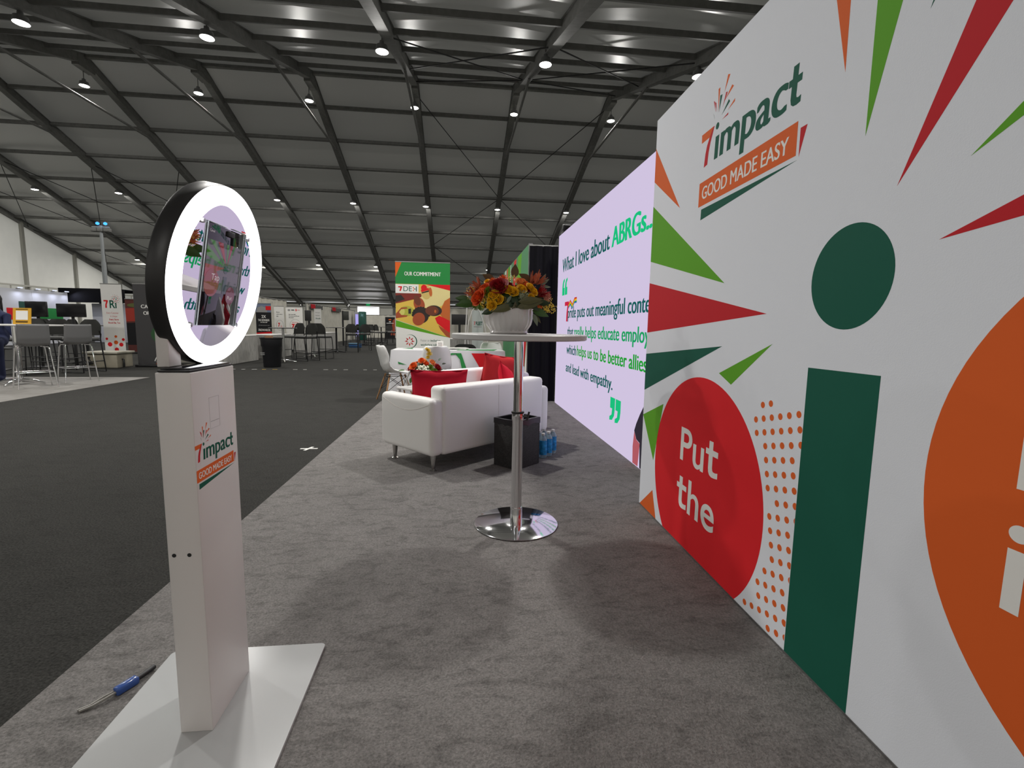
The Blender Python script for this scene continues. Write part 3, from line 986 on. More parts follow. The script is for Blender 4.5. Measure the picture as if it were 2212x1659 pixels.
def rose_mesh(name, m, r):
    """overlapping cupped petals in five turns, the outer ones rolling back at the lip"""
    mb = MB()
    for li, (n, rad, top, lip) in enumerate(((3, 0.20, 1.00, 0.0), (4, 0.38, 1.02, 0.05), (5, 0.58, 0.96, 0.14), (5, 0.78, 0.82, 0.26), (6, 0.95, 0.62, 0.36))):
        for k in range(n):
            a0 = 2 * PI * (k + 0.41 * li) / n + random.uniform(-0.12, 0.12)
            half = PI / n * 1.28
            hh = r * top * random.uniform(0.93, 1.05)

            def fn(s, t):
                a = (s - 0.5) * 2
                q = t * (1 - 0.16 * abs(a) ** 3)
                rr = r * (rad * (0.42 + 0.58 * math.sin(min(1, q * 1.25) * PI / 2)) + lip * max(0, q - 0.62) ** 1.5 * 3.2 + 0.03 * a)
                z = hh * (0.08 + 0.92 * q) - r * lip * max(0, q - 0.80) * 1.3
                return (rr * math.cos(a0 + a * half), rr * math.sin(a0 + a * half), z - 0.35 * r)
            mb.grid(fn, 6, 6)
    mb.lathe([(0.0, -0.35 * r), (0.5 * r, -0.2 * r), (0.30 * r, 0.3 * r), (0.0, 0.45 * r)], 10)
    return mb.mesh(name, m, True, 180)


def spiky_mesh(name, m, r, n=40, core=0.45, w=0.09):
    """pincushion or chrysanthemum: radiating narrow petals over a dome"""
    mb = MB()
    mb.lathe([(core * r, -0.1 * r), (core * r, 0.25 * r), (0.0, core * r * 1.3)], 12)
    for k in range(n):
        ph = math.acos(1 - 1.1 * (k + 0.5) / n)
        a = k * 2.39996
        d = Vector((math.sin(ph) * math.cos(a), math.sin(ph) * math.sin(a), math.cos(ph)))
        q = d.to_track_quat('Z', 'Y').to_matrix().to_4x4()
        M = Matrix.Translation(d * core * r * 0.7) @ q
        mb.add([M @ Vector((-w * r, 0, 0)), M @ Vector((w * r, 0, 0)), M @ Vector((w * r * 0.8, 0.03 * r, 0.5 * r)), M @ Vector((0, 0, 0.66 * r)), M @ Vector((-w * r * 0.8, 0.03 * r, 0.5 * r))], [(0, 1, 2, 3, 4)])
    return mb.mesh(name, m, True, 180)


def bract_mesh(name, m, r, n=9, h=2.6, spread=0.45):
    """upright leucadendron / protea head of pointed bracts"""
    mb = MB()
    for k in range(n):
        a = 2 * PI * k / n + (0.3 if k % 2 else 0)
        M = Matrix.Rotation(a, 4, 'Z') @ Matrix.Translation((0, -0.18 * r, 0)) @ Matrix.Rotation(spread * (0.35 + 0.7 * (k % 3) / 2), 4, 'X')
        petal(mb, M, r * 0.30, r * h * random.uniform(0.75, 1.0), -0.16, 0.35)
    return mb.mesh(name, m, True, 180)


def leaf_mesh(name, m, L, w, bend=0.25, fold=0.2):
    def fn(s, t):
        a = (s - 0.5) * 2
        wid = w * math.sin(PI * min(1, max(0, t)) ** 0.85) * (1 - 0.15 * t)
        return (a * wid, -bend * L * t * t + fold * abs(a) * wid, L * t)
    mb = MB()
    mb.grid(fn, 6, 8)
    return mb.mesh(name, m, True, 180)


def cluster_mesh(name, m, r, n=24, dot=0.13):
    mb = MB()
    for k in range(n):
        d = Vector((random.gauss(0, 1), random.gauss(0, 1), random.gauss(0, 1))).normalized() * r * random.uniform(0.55, 1.0)
        rr = dot * r
        mb.add([d + Vector(v) * rr for v in ((1, 0, 0), (-1, 0, 0), (0, 1, 0), (0, -1, 0), (0, 0, 1), (0, 0, -1))],
               [(0, 2, 4), (2, 1, 4), (1, 3, 4), (3, 0, 4), (2, 0, 5), (1, 2, 5), (3, 1, 5), (0, 3, 5)])
    return mb.mesh(name, m, True)


FL = {
    'orange': mat('petal_orange', (0.80, 0.16, 0.03), 0.6, noise=0.2, nscale=60),
    'coral': mat('petal_coral', (0.85, 0.12, 0.02), 0.6, noise=0.25, nscale=60),
    'red': mat('petal_red', (0.33, 0.006, 0.012), 0.6),
    'yellow': mat('petal_yellow', (0.90, 0.53, 0.015), 0.6),
    'peach': mat('petal_peach', (0.82, 0.30, 0.10), 0.6, noise=0.2, nscale=60),
    'pink': mat('petal_pink', (0.60, 0.24, 0.18), 0.7),
    'white': mat('petal_white', (0.80, 0.80, 0.66), 0.7),
    'lime': mat('petal_lime', (0.13, 0.22, 0.012), 0.6),
    'mimosa': mat('petal_mimosa', (0.72, 0.52, 0.05), 0.7),
    'bract': mat('petal_bract', (0.50, 0.13, 0.06), 0.55, noise=0.5, nscale=25),
    'pale': mat('petal_pale_green', (0.42, 0.44, 0.30), 0.7),
}


def aim(o, d, roll=0.0):
    d = Vector(d).normalized()
    o.rotation_mode = 'QUATERNION'
    o.rotation_quaternion = d.to_track_quat('Z', 'Y') @ Euler((0, 0, roll)).to_quaternion()


def face_leaf(o, d, n):
    """lay a leaf along d with its broad side turned to n"""
    z = Vector(d).normalized()
    y = Vector(n)
    y = (y - z * y.dot(z)).normalized()
    x = y.cross(z)
    o.rotation_mode = 'QUATERNION'
    o.rotation_quaternion = Matrix((x, y, z)).transposed().to_quaternion()


CEN = Vector((0.276, 2.60, 1.206))


def fpos(X, Y, dy):
    px, py = 980 + X / 7.373, 560 + Y / 7.373
    x, z = 0.143 + (px - 1046) * 0.002533, 1.087 + (722 - py) * 0.00252
    s = (2.605 + dy) / 2.605
    return Vector((x * s, 2.605 + dy, 1.12 + (z - 1.12) * s))


fa = thing('flower_arrangement', 'large arrangement of red, orange and yellow flowers in a fluted white bowl', 'flowers', (0, 0, 0))


def flute(a, z):
    return 1 - 0.035 * abs(math.sin(a * 12))


BZ = 1.0832
bowl = MB()
bowl.lathe([(0.0, 0.0), (0.098, 0.0), (0.104, 0.006), (0.100, 0.016), (0.108, 0.026), (0.124, 0.050), (0.132, 0.085), (0.132, 0.120), (0.134, 0.134), (0.128, 0.134), (0.122, 0.118), (0.118, 0.06), (0.0, 0.03)], 192, (0.276, 2.60, BZ), lambda a, z: 1 if z < 0.02 else flute(a, z))
bowl.build('bowl', mat('white_ceramic', (0.62, 0.60, 0.59), 0.12, coat=0.4), fa, True)
foam = MB().lathe([(0.0, -0.06), (0.11, -0.06), (0.13, 0.0), (0.115, 0.055), (0.07, 0.095), (0.0, 0.115)], 24, (0.276, 2.60, 1.228))
foam.build('foliage_mound', GREENS[1], fa, True)


def put(mesh, name, pos, d, roll=0.0, sc=1.0, parent=fa):
    o = link(name, mesh, parent)
    o.location = pos
    aim(o, d, roll)
    o.scale = (sc, sc, sc)
    return o


m_rose = {c: rose_mesh('rose_' + c, FL[c], 0.030) for c in ('coral', 'red', 'yellow', 'orange', 'peach')}
m_pin = spiky_mesh('pincushion', FL['orange'], 0.042, 60)
m_pinp = spiky_mesh('pincushion_pink', FL['pink'], 0.034, 60)
m_mum = spiky_mesh('green_mum', FL['lime'], 0.030, 70, 0.6, 0.16)
m_pal = spiky_mesh('pale_protea', FL['pale'], 0.030, 60, 0.7, 0.14)
m_bract = bract_mesh('leucadendron', FL['bract'], 0.030)
m_bract2 = bract_mesh('red_bract', FL['red'], 0.024, 11, 2.2, 0.6)
m_mim = cluster_mesh('mimosa', FL['mimosa'], 0.032, 46, 0.11)
m_leafg = leaf_mesh('leaf_broad', GREENS[0], 0.085, 0.024)
m_leafb = leaf_mesh('leaf_brown', GREENS[3], 0.075, 0.024)
m_leaft = leaf_mesh('leaf_olive', GREENS[2], 0.12, 0.020, 0.15)
m_leafs = leaf_mesh('leaf_silver', GREENS[4], 0.06, 0.012)
m_leafd = leaf_mesh('leaf_dark', GREENS[1], 0.06, 0.016)

blooms = [('rose', m_rose['coral'], 370, 640, 1.35, -.08), ('rose', m_rose['coral'], 480, 500, 1.25, -.06), ('rose', m_rose['coral'], 420, 560, 0.9, -.08),
          ('rose', m_rose['red'], 705, 440, 1.55, -.10), ('rose', m_rose['red'], 850, 440, 1.0, -.06), ('rose', m_rose['red'], 740, 500, 0.8, -.12),
          ('rose', m_rose['yellow'], 620, 580, 0.9, -.12), ('rose', m_rose['yellow'], 692, 655, 0.9, -.13), ('rose', m_rose['yellow'], 585, 665, 0.75, -.12), ('rose', m_rose['yellow'], 775, 665, 0.85, -.12), ('rose', m_rose['yellow'], 592, 755, 0.85, -.13),
          ('rose', m_rose['yellow'], 860, 490, 0.85, -.12), ('rose', m_rose['yellow'], 945, 520, 0.92, -.12), ('rose', m_rose['yellow'], 1090, 470, 0.85, -.10), ('rose', m_rose['yellow'], 1228, 440, 0.75, -.10), ('rose', m_rose['yellow'], 1285, 510, 0.8, -.10), ('rose', m_rose['yellow'], 1258, 615, 0.7, -.12), ('rose', m_rose['yellow'], 508, 365, 0.5, -.03),
          ('pincushion', m_pin, 785, 360, 1.0, -.04), ('pincushion', m_pin, 620, 400, 0.9, -.02), ('rose', m_rose['peach'], 1080, 385, 1.25, -.05), ('rose', m_rose['orange'], 1150, 420, 1.0, -.06), ('rose', m_rose['orange'], 570, 420, 1.0, -.04),
          ('chrysanthemum', m_mum, 560, 545, 1.1, -.09), ('protea', m_pal, 1080, 600, 1.2, -.10), ('pincushion', m_pinp, 1480, 605, 1.2, -.03),
          ('bract_flower', m_bract2, 1370, 560, 1.3, -.04), ('bract_flower', m_bract2, 1200, 500, 0.9, -.04)]
for nm, me, X, Y, sc, dy in blooms:
    p = fpos(X, Y, dy)
    d = (p - CEN) + Vector((0, -0.06, 0.02))
    put(me, nm, p - d.normalized() * 0.012, d, random.uniform(0, 6), sc)
for (X, Y, dy, me, sc) in [(1300, 410, -0.01, m_bract, 1.0), (1225, 410, 0.02, m_bract, 0.9), (415, 490, -0.02, m_bract, 0.8), (330, 610, -0.03, m_bract, 0.75), (400, 550, 0.03, m_bract, 0.7)]:
    p = fpos(X, Y, dy)
    d = (p - CEN) + Vector((0, 0, 0.06))
    put(me, 'bract_flower', p, d, random.uniform(0, 6), sc)
for (X, Y, dy, sc) in [(930, 350, -0.05, 0.9), (490, 720, -0.10, 1.0), (470, 640, -0.08, 0.8), (1500, 760, -0.05, 1.1), (1560, 800, -0.02, 0.9), (270, 540, -0.02, 0.8), (280, 640, -0.03, 0.7), (1500, 660, 0.02, 0.9), (1440, 800, -0.06, 0.9)]:
    o = put(m_mim, 'mimosa_spray', fpos(X, Y, dy), (0, -1, 0.3), random.uniform(0, 6), sc)
for (X, Y, dx, dz, dy, me, sc, L) in [
        (950, 330, 0.12, 1, 0.02, m_leafb, 1.0, 0), (640, 400, -0.75, 0.55, 0.02, m_leafb, 1.0, 0), (1210, 380, -0.7, 0.55, 0.03, m_leafb, 1.0, 0),
        (330, 745, -1, 0.02, -0.06, m_leafg, 1.15, 0), (260, 690, -1, 0.18, -0.02, m_leafg, 0.9, 0), (640, 840, -1, -0.25, -0.12, m_leafd, 1.1, 0),
        (960, 770, -1, -0.2, -0.13, m_leaft, 1.1, 0), (1000, 790, 1, 0.25, -0.13, m_leaft, 1.2, 0), (1020, 700, 1, 0.15, -0.13, m_leaft, 1.1, 0), (1250, 830, 1, -0.22, -0.10, m_leafg, 1.1, 0),
        (1265, 880, 0.45, -1, -0.10, m_leafs, 1.15, 0), (1280, 890, 0.7, -0.8, -0.08, m_leaft, 0.5, 0), (1370, 430, 0.8, 0.6, 0.0, m_leafs, 1.0, 0), (1370, 400, 0.5, 0.8, 0.0, m_leafs, 1.0, 0), (1380, 460, 1, 0.15, 0.0, m_leafs, 0.9, 0),
        (700, 600, -0.4, -0.6, -0.12, m_leafd, 1.0, 0), (900, 640, 0.6, -0.5, -0.13, m_leafd, 1.0, 0), (1000, 620, -0.5, 0.5, -0.11, m_leafd, 1.0, 0), (850, 720, 0.3, 0.7, -0.13, m_leafs, 0.8, 0), (1180, 700, 0.6, -0.4, -0.12, m_leafd, 1.2, 0), (1330, 720, 0.8, 0.1, -0.08, m_leafd, 1.2, 0)]:
    o = put(me, 'leaf', fpos(X, Y, dy), (dx, -0.25, dz), 0, sc)
    face_leaf(o, (dx, -0.15, dz), (random.uniform(-0.3, 0.3), -1, random.uniform(0.1, 0.7)))
# the far side of the arrangement
for k in range(16):
    a = math.radians(20 + 140 * (k % 8) / 7)
    zz = 1.235 + 0.09 * (k // 8)
    rr = 0.155 - 0.05 * (k // 8)
    p = Vector((0.276 + rr * 1.15 * math.cos(a), 2.60 + rr * math.sin(a), zz))
    me, nm = random.choice([(m_rose['yellow'], 'rose'), (m_rose['red'], 'rose'), (m_rose['coral'], 'rose'), (m_mum, 'chrysanthemum'), (m_pin, 'pincushion')])
    put(me, nm, p, p - CEN, random.uniform(0, 6), 1.0)
for k in range(26):
    a = random.uniform(0, 2 * PI)
    p = Vector((0.276 + 0.12 * math.cos(a), 2.60 + 0.11 * math.sin(a), 1.20 + random.uniform(0, 0.08)))
    put(random.choice([m_leafd, m_leafd, m_leaft, m_leafg]), 'leaf', p, (math.cos(a), math.sin(a), random.uniform(-0.1, 0.8)), random.uniform(0, 6), random.uniform(0.6, 0.9))


# ================================================================== SOFAS
def sofa(name, label, loc, rz, near_arm=True):
    t = thing(name, label, 'sofa', loc, rz, 'white leather loveseats on the grey carpet')
    W, D = 1.42, 0.70
    rbox('back', 0.105, W - 0.105, 0.0, 0.17, 0.125, 0.655, 0.035, LEATHER, t, 4)
    for x0 in ((0.0, W - 0.125) if near_arm else (W - 0.125,)):
        rbox('arm', x0, x0 + 0.125, 0.01, D, 0.125, 0.565, 0.042, LEATHER, t, 5)
    rbox('seat_base', 0.122, W - 0.122, 0.15, D - 0.03, 0.13, 0.29, 0.02, LEATHER, t)
    for k in range(2):
        xa = 0.128 + k * (W - 0.256) / 2
        rbox('seat_cushion', xa, xa + (W - 0.256) / 2 - 0.004, 0.172, D - 0.005, 0.291, 0.425, 0.04, LEATHER, t, 4)
    PIP = mat('piping_white', (0.70, 0.66, 0.63), 0.5)
    for s, xx in ((-1, -0.0005), (1, W + 0.0005))[0 if near_arm else 1:]:
        pts = [(xx, 0.045 + 0.61 * q / 20, 0.525 - 0.07 * math.sin(PI * q / 20)) for q in range(21)]
        MB().path(pts, 0.0022, 5).build('piping', PIP, t, True)
    MB().path([(W / 2, -0.0005, 0.14), (W / 2, -0.0005, 0.63)], 0.0018, 5).build('back_seam', PIP, t)
    MB().path([(0.115, 0.004, 0.615), (W - 0.115, 0.004, 0.615)], 0.0018, 5).build('back_seam', PIP, t)
    for x in (0.075, W - 0.075):
        for y in (0.085, D - 0.10):
            MB().lathe([(0.030, 0.0), (0.030, 0.004), (0.014, 0.012), (0.016, 0.03), (0.026, 0.135), (0.0, 0.135)], 16, (x, y, 0)).build('leg', mat('satin_chrome', (0.55, 0.54, 0.52), 0.18, 1.0), t, True)
    return t


SR = math.radians(41.0)
sofa('loveseat', 'white leather loveseat on chrome legs, nearest the bar table', (-0.185, 3.535, ZC), SR)
sofa('loveseat', 'white leather loveseat farther back, mostly hidden behind the nearer one', (-0.165, 4.90, ZC), SR, False)


def pillow(name, label, w, h, th, M, m=REDCLOTH):
    mb = MB()
    n = 16

    def side(sg):
        def fn(s, t):
            a, b = (s - 0.5) * 2, (t - 0.5) * 2
            e = (1 - a ** 4) * (1 - b ** 4)
            pinch_x = 1 - 0.07 * (1 - b * b) * 1.0
            pinch_y = 1 - 0.09 * (1 - a * a)
            z = th / 2 * e ** 0.8 * (1 + 0.07 * math.sin(7 * a + 3 * b) + 0.05 * math.sin(13 * a - 5 * b + 1)) + sg * 0.010 * math.sin(9 * a + 2 * b) * (1 - e)
            return Vector((a * w / 2 * pinch_x, sg * z, b * h / 2 * pinch_y))
        return fn
    mb.grid(side(1), n, n)
    mb.grid(side(-1), n, n)
    me = mb.mesh(name, m, True)
    bm = bmesh.new()
    bm.from_mesh(me)
    bmesh.ops.remove_doubles(bm, verts=bm.verts, dist=0.0005)
    bmesh.ops.recalc_face_normals(bm, faces=bm.faces)
    bm.to_mesh(me)
    bm.free()
    t = link(name, me)
    t.matrix_world = M
    tag(t, label, 'cushion')
    # corded edge
    pts = []
    for k in range(4):
        for q in range(10):
            u = -1 + 2 * q / 10
            a, b = [(u, -1), (1, u), (-u, 1), (-1, -u)][k]
            pts.append((a * w / 2 * (1 - 0.07 * (1 - b * b)), 0, b * h / 2 * (1 - 0.09 * (1 - a * a))))
    MB().path(pts, 0.004, 6, True).build('corded_edge', m, t, True)
    return t


Ms = T(-0.185, 3.535, ZC, SR)
pillow('cushion', 'dark red cushion leaning on the near arm of the nearer loveseat', 0.48, 0.32, 0.13, Ms @ T(0.39, 0.40, 0.590, rz=-0.70, rx=0.15))
pillow('cushion', 'red cushion, painted as lit by the video wall, wedged upright between the two loveseats', 0.44, 0.42, 0.13, T(0.47, 5.22, 0.610, rz=0.25, rx=0.2, ry=0.12), mat('red_cloth_screen_lit', (0.56, 0.035, 0.040), 0.85, spec=0.1, bump=0.15, bscale=400))  # red cloth painted salmon: the video wall's light is put into its colour
pillow('cushion', 'small red cushion in the far corner of the nearer loveseat', 0.36, 0.36, 0.12, Ms @ T(1.14, 0.30, 0.575, rz=0.45, rx=-0.25, ry=0.35), mat('red_cloth_lit', (0.60, 0.014, 0.035), 0.85, spec=0.1, bump=0.15, bscale=400))  # lighter copy of the red cloth, screen light painted into it

# waste bin and water
wb = thing('waste_basket', 'black woven square waste basket behind the bar table', 'waste bin', (0.485, 3.79, ZC), math.radians(42))
WICK = mat('black_wicker', (0.030, 0.028, 0.028), 0.6, noise=0.6, nscale=60, bump=0.6, bscale=150, stretch=(1, 1, 2.5))
for a in ((-0.145, -0.133, -0.12, 0.12), (0.133, 0.145, -0.12, 0.12), (-0.133, 0.133, -0.12, -0.108), (-0.133, 0.133, 0.108, 0.12)):
    rbox('side_panel', a[0], a[1], a[2], a[3], 0.002, 0.385, 0.002, WICK, wb, 2)
rbox('bottom', -0.133, 0.133, -0.108, 0.108, 0.002, 0.02, 0.002, WICK, wb, 2)
mb = MB()
rim = [(-0.148, -0.123), (0.148, -0.123), (0.148, 0.123), (-0.148, 0.123)]
ring_o, ring_t, ring_i, ring_b = [], [], [], []
for k in range(4):
    (xa, ya), (xb, yb) = rim[k], rim[(k + 1) % 4]
    for q in range(8):
        x, y = xa + (xb - xa) * q / 8, ya + (yb - ya) * q / 8
        ring_o.append((x, y, 0.345 + random.uniform(-0.012, 0.012)))
        ring_t.append((x, y, 0.392 + random.uniform(-0.003, 0.003)))
        ring_i.append((x * 0.88, y * 0.86, 0.392))
        ring_b.append((x * 0.8, y * 0.78, 0.16))
n = len(ring_o)
mb.add(ring_o + ring_t + ring_i + ring_b, [(a * n + i, a * n + (i + 1) % n, (a + 1) * n + (i + 1) % n, (a + 1) * n + i) for a in range(3) for i in range(n)] + [tuple(range(3 * n, 4 * n))])
mb.build('bin_liner', mat('black_bag', (0.012, 0.012, 0.013), 0.2), wb, fixn=False)
BOT = mat('bottle_clear', (0.55, 0.75, 0.85), 0.08, trans=0.6)
BLUE = mat('water_label_blue', (0.02, 0.26, 0.60), 0.25, noise=0.5, nscale=30)
for k, (x, y) in enumerate([(0.735, 3.965), (0.795, 4.03), (0.85, 4.115), (0.72, 4.065), (0.775, 4.135)]):
    t = thing('water_bottle', ['blue-labelled water bottle at the front of the pack beside the basket', 'blue-labelled water bottle, middle of the pack beside the basket', 'blue-labelled water bottle on the right of the pack beside the loveseat', 'water bottle at the back left of the pack', 'water bottle at the back right of the pack'][k], 'water bottle', (x, y, ZC), 0, 'water bottles on the carpet')
    MB().lathe([(0.0, 0.001), (0.030, 0.001), (0.034, 0.01), (0.034, 0.05)], 16).build('bottle_base', BOT, t, True)
    MB().lathe([(0.0350, 0.03), (0.0350, 0.155)], 16).build('bottle_label', BLUE, t, True)
    MB().lathe([(0.034, 0.14), (0.032, 0.165), (0.018, 0.19), (0.013, 0.195), (0.013, 0.20)], 16).build('bottle_neck', BOT, t, True)
    MB().lathe([(0.015, 0.198), (0.015, 0.215), (0.0, 0.215)], 12).build('cap', P_WHITE, t, True)

# coffee table with basket of flowers
ct = thing('coffee_table', 'low white square coffee table in front of the loveseats', 'coffee table', (-0.50, 6.45, ZC), math.radians(41))
rbox('tabletop', -0.22, 0.22, -0.22, 0.22, 0.27, 0.30, 0.006, WHITE, ct)
for sx in (-1, 1):
    for sy in (-1, 1):
        rbox('leg', sx * 0.195 - 0.02, sx * 0.195 + 0.02, sy * 0.195 - 0.02, sy * 0.195 + 0.02, 0.001, 0.27, 0.003, WHITE, ct, 2)
fb = thing('flower_basket', 'small bouquet of orange roses and hydrangea in a white pot on the coffee table', 'flowers', (-0.50, 6.42, ZC + 0.3005))
fb.scale = (1.15, 1.15, 1.15)
MB().lathe([(0.0, 0.0), (0.07, 0.0), (0.09, 0.03), (0.10, 0.11), (0.105, 0.125), (0.095, 0.125), (0.09, 0.10), (0.0, 0.09)], 40, mod=lambda a, z: 1 - 0.03 * abs(math.sin(8 * a))).build('pot', MATS['white_ceramic'], fb, True)
MB().path([(-0.10, 0.0, 0.03), (-0.135, -0.01, 0.02), (-0.15, -0.02, 0.09), (-0.115, -0.02, 0.17), (-0.07, -0.02, 0.195), (-0.05, -0.02, 0.17)], 0.011, 8).build('handle', MATS['white_ceramic'], fb, True)
MB().lathe([(0.0, 0.0), (0.10, 0.02), (0.14, 0.10), (0.10, 0.18), (0.0, 0.22)], 20, (0.03, 0, 0.08)).build('foliage_mound', GREENS[1], fb, True)
hyd = cluster_mesh('hydrangea', FL['white'], 0.085, 130, 0.16)
for me, nm, x, y, z, sc in [(m_rose['orange'], 'rose', -0.06, -0.10, 0.25, 1.5), (m_rose['orange'], 'rose', 0.03, -0.06, 0.31, 1.2), (m_rose['coral'], 'rose', 0.08, -0.06, 0.28, 1.0), (m_rose['peach'], 'rose', 0.15, -0.05, 0.29, 1.2),
                            (m_rose['red'], 'rose', -0.10, -0.04, 0.22, 1.1), (m_rose['red'], 'rose', 0.21, -0.07, 0.23, 1.5), (m_mum, 'chrysanthemum', 0.17, -0.12, 0.19, 1.5), (m_mum, 'chrysanthemum', 0.13, -0.09, 0.24, 1.1),
                            (m_rose['yellow'], 'rose', 0.05, 0.06, 0.30, 1.2), (m_rose['coral'], 'rose', -0.05, 0.09, 0.26, 1.2), (m_rose['peach'], 'rose', 0.16, 0.09, 0.25, 1.2)]:
    put(me, nm, (x, y, z), (x - 0.04, y - 0.05, 0.12), random.uniform(0, 6), sc, fb)
put(hyd, 'hydrangea', (0.05, -0.11, 0.185), (0, -1, 0.2), 0, 1.0, fb)
m_ylw = spiky_mesh('yellow_spire', FL['mimosa'], 0.045, 60, 0.4, 0.1)
for z, sc, x in ((0.34, 0.8, 0.10), (0.38, 1.0, 0.115), (0.42, 0.8, 0.105), (0.44, 0.6, 0.085)):
    put(m_ylw, 'yellow_spire', (x, -0.03, z), (0.1, -0.3, 1), random.uniform(0, 6), sc, fb)
for x, z, d in ((0.26, 0.20, (1, -0.1, 0.3)), (0.28, 0.27, (1, -0.1, 0.5)), (0.26, 0.14, (1, 0, -0.1)), (0.22, 0.16, (0.8, -0.3, -0.3)), (-0.14, 0.20, (-1, -0.1, 0.1)), (-0.06, 0.12, (-0.3, -0.6, -0.9)), (0.0, 0.10, (0.0, -0.7, -0.8)), (0.24, 0.31, (0.6, 0, 0.8)), (0.30, 0.21, (1, 0, 0.1)), (0.15, 0.13, (0.5, -0.6, -0.2)), (0.2, 0.29, (0.3, 0.1, 0.9))):
    put(m_leafg if x < 0.1 else leaf_mesh('eucalyptus', mat('eucalyptus', (0.10, 0.14, 0.10), 0.6), 0.055, 0.020), 'leaf', (x - 0.02, -0.06, z), d, random.uniform(-1, 1), 0.9, fb)


# ================================================================== MEETING TABLE, SHELL CHAIRS, BANNER
SHELL = mat('white_shell_plastic', (0.74, 0.74, 0.73), 0.3)
WOOD = mat('beech_leg', (0.42, 0.22, 0.09), 0.5, noise=0.2, nscale=40, stretch=(1, 1, 0.1))


def shell_chair(label, loc, rz):
    t = thing('shell_chair', label, 'chair', loc, rz, 'white moulded shell chairs around the meeting table')
    prof = [(0.22, 0.420, 0.180), (0.16, 0.437, 0.215), (0.08, 0.428, 0.228), (0.0, 0.420, 0.232), (-0.09, 0.425, 0.232), (-0.165, 0.455, 0.230), (-0.205, 0.525, 0.225), (-0.225, 0.60, 0.218), (-0.245, 0.68, 0.205), (-0.262, 0.75, 0.185), (-0.275, 0.80, 0.155), (-0.280, 0.822, 0.11)]

    def fn(s, t_):
        a = (s - 0.5) * 2
        k = t_ * (len(prof) - 1)
        i = min(int(k), len(prof) - 2)
        f = k - i
        y, z, w = [prof[i][q] * (1 - f) + prof[i + 1][q] * f for q in range(3)]
        up = max(0.0, min(1.0, (t_ - 0.15) / 0.3)) * (1 - max(0.0, (t_ - 0.55) / 0.45) * 0.9)
        return (a * w, y + 0.075 * abs(a) ** 2.5 * max(0, min(1, (t_ - 0.35) / 0.3)), z + 0.085 * abs(a) ** 3 * up)
    mb = MB()
    mb.grid(fn, 14, 33)
    sh = mb.build('seat_shell', SHELL, t, True, False)
    md = sh.modifiers.new('thick', 'SOLIDIFY')
    md.thickness = 0.010
    for sx in (-1, 1):
        for sy in (-1, 1):
            MB().tube((sx * 0.24, sy * 0.22 - 0.01, 0.006), (sx * 0.12, sy * 0.11 - 0.01, 0.405), 0.010, 0.013, 10).build('leg', WOOD, t, True)
    wires = MB()
    for sx in (-1, 1):
        wires.tube((sx * 0.19, -0.18, 0.17), (sx * 0.14, 0.12, 0.38), 0.004, n=6)
        wires.tube((sx * 0.19, 0.16, 0.17), (sx * 0.14, -0.13, 0.38), 0.004, n=6)
        wires.tube((sx * 0.14, -0.14, 0.385), (sx * 0.14, 0.12, 0.385), 0.005, n=6)
    for sy in (-1, 1):
        wires.tube((-0.19, sy * 0.17 - 0.01, 0.17), (0.14, sy * 0.13 - 0.01, 0.38), 0.004, n=6)
        wires.tube((0.19, sy * 0.17 - 0.01, 0.17), (-0.14, sy * 0.13 - 0.01, 0.38), 0.004, n=6)
    wires.build('wire_brace', BLACK, t)
    return t


shell_chair('white shell chair in profile at the left end of the clothed table', (-0.90, 7.15, ZC), math.radians(-68))
shell_chair('white shell chair seen from behind, tucked against the front of the clothed table', (-0.33, 7.22, ZC), math.radians(8))
shell_chair('white shell chair on the far side of the clothed table', (0.62, 8.72, ZC), math.radians(178))

mt = thing('meeting_table', 'table under a white cloth printed with red and green triangles', 'table', (0, 0, 0))
TX0, TX1, TY0, TY1, TZ = -1.02, 0.74, 7.60, 8.40, 0.735
CLOTH = mat('printed_tablecloth', (0.72, 0.72, 0.74), 0.8, spec=0.1)
mb = MB()
rbox('tabletop', TX0 + 0.02, TX1 - 0.02, TY0 + 0.02, TY1 - 0.02, TZ - 0.03, TZ - 0.005, 0.004, WHITE, mt, 2)
for x in (TX0 + 0.15, TX1 - 0.15):
    for y in (TY0 + 0.12, TY1 - 0.12):
        MB().tube((x, y, 0.004), (x, y, TZ - 0.03), 0.015).build('leg', ALU, mt)


def clothpt(s, t):
    """s runs round the table edge, t from top to floor"""
    per = [(TX0, TY0), (TX1, TY0), (TX1, TY1), (TX0, TY1)]
    k = (s * 4) % 4
    i = int(k)
    f = k - i
    a, b = per[i], per[(i + 1) % 4]
    x, y = a[0] + (b[0] - a[0]) * f, a[1] + (b[1] - a[1]) * f
    flare = 0.015 + 0.05 * t
    cx_, cy_ = (TX0 + TX1) / 2, (TY0 + TY1) / 2
    wob = 0.018 * t * math.sin(f * 19 + i) * (0.4 + abs(math.cos(f * PI)) * 0.6)
    dx = -1 if i == 3 else (1 if i == 1 else 0)
    dy = -1 if i == 0 else (1 if i == 2 else 0)
    return (x + dx * (flare + wob), y + dy * (flare + wob), TZ - (TZ - 0.02) * t)


mb.grid(clothpt, 96, 6)
mb.add([(TX0, TY0, TZ), (TX1, TY0, TZ), (TX1, TY1, TZ), (TX0, TY1, TZ)], [(0, 1, 2, 3)])
mb.build('tablecloth', CLOTH, mt, True, False)
tf2 = Frame((TX0, TY0 - 0.086, 0), (1, 0, 0), (0, 0, 1), mt)
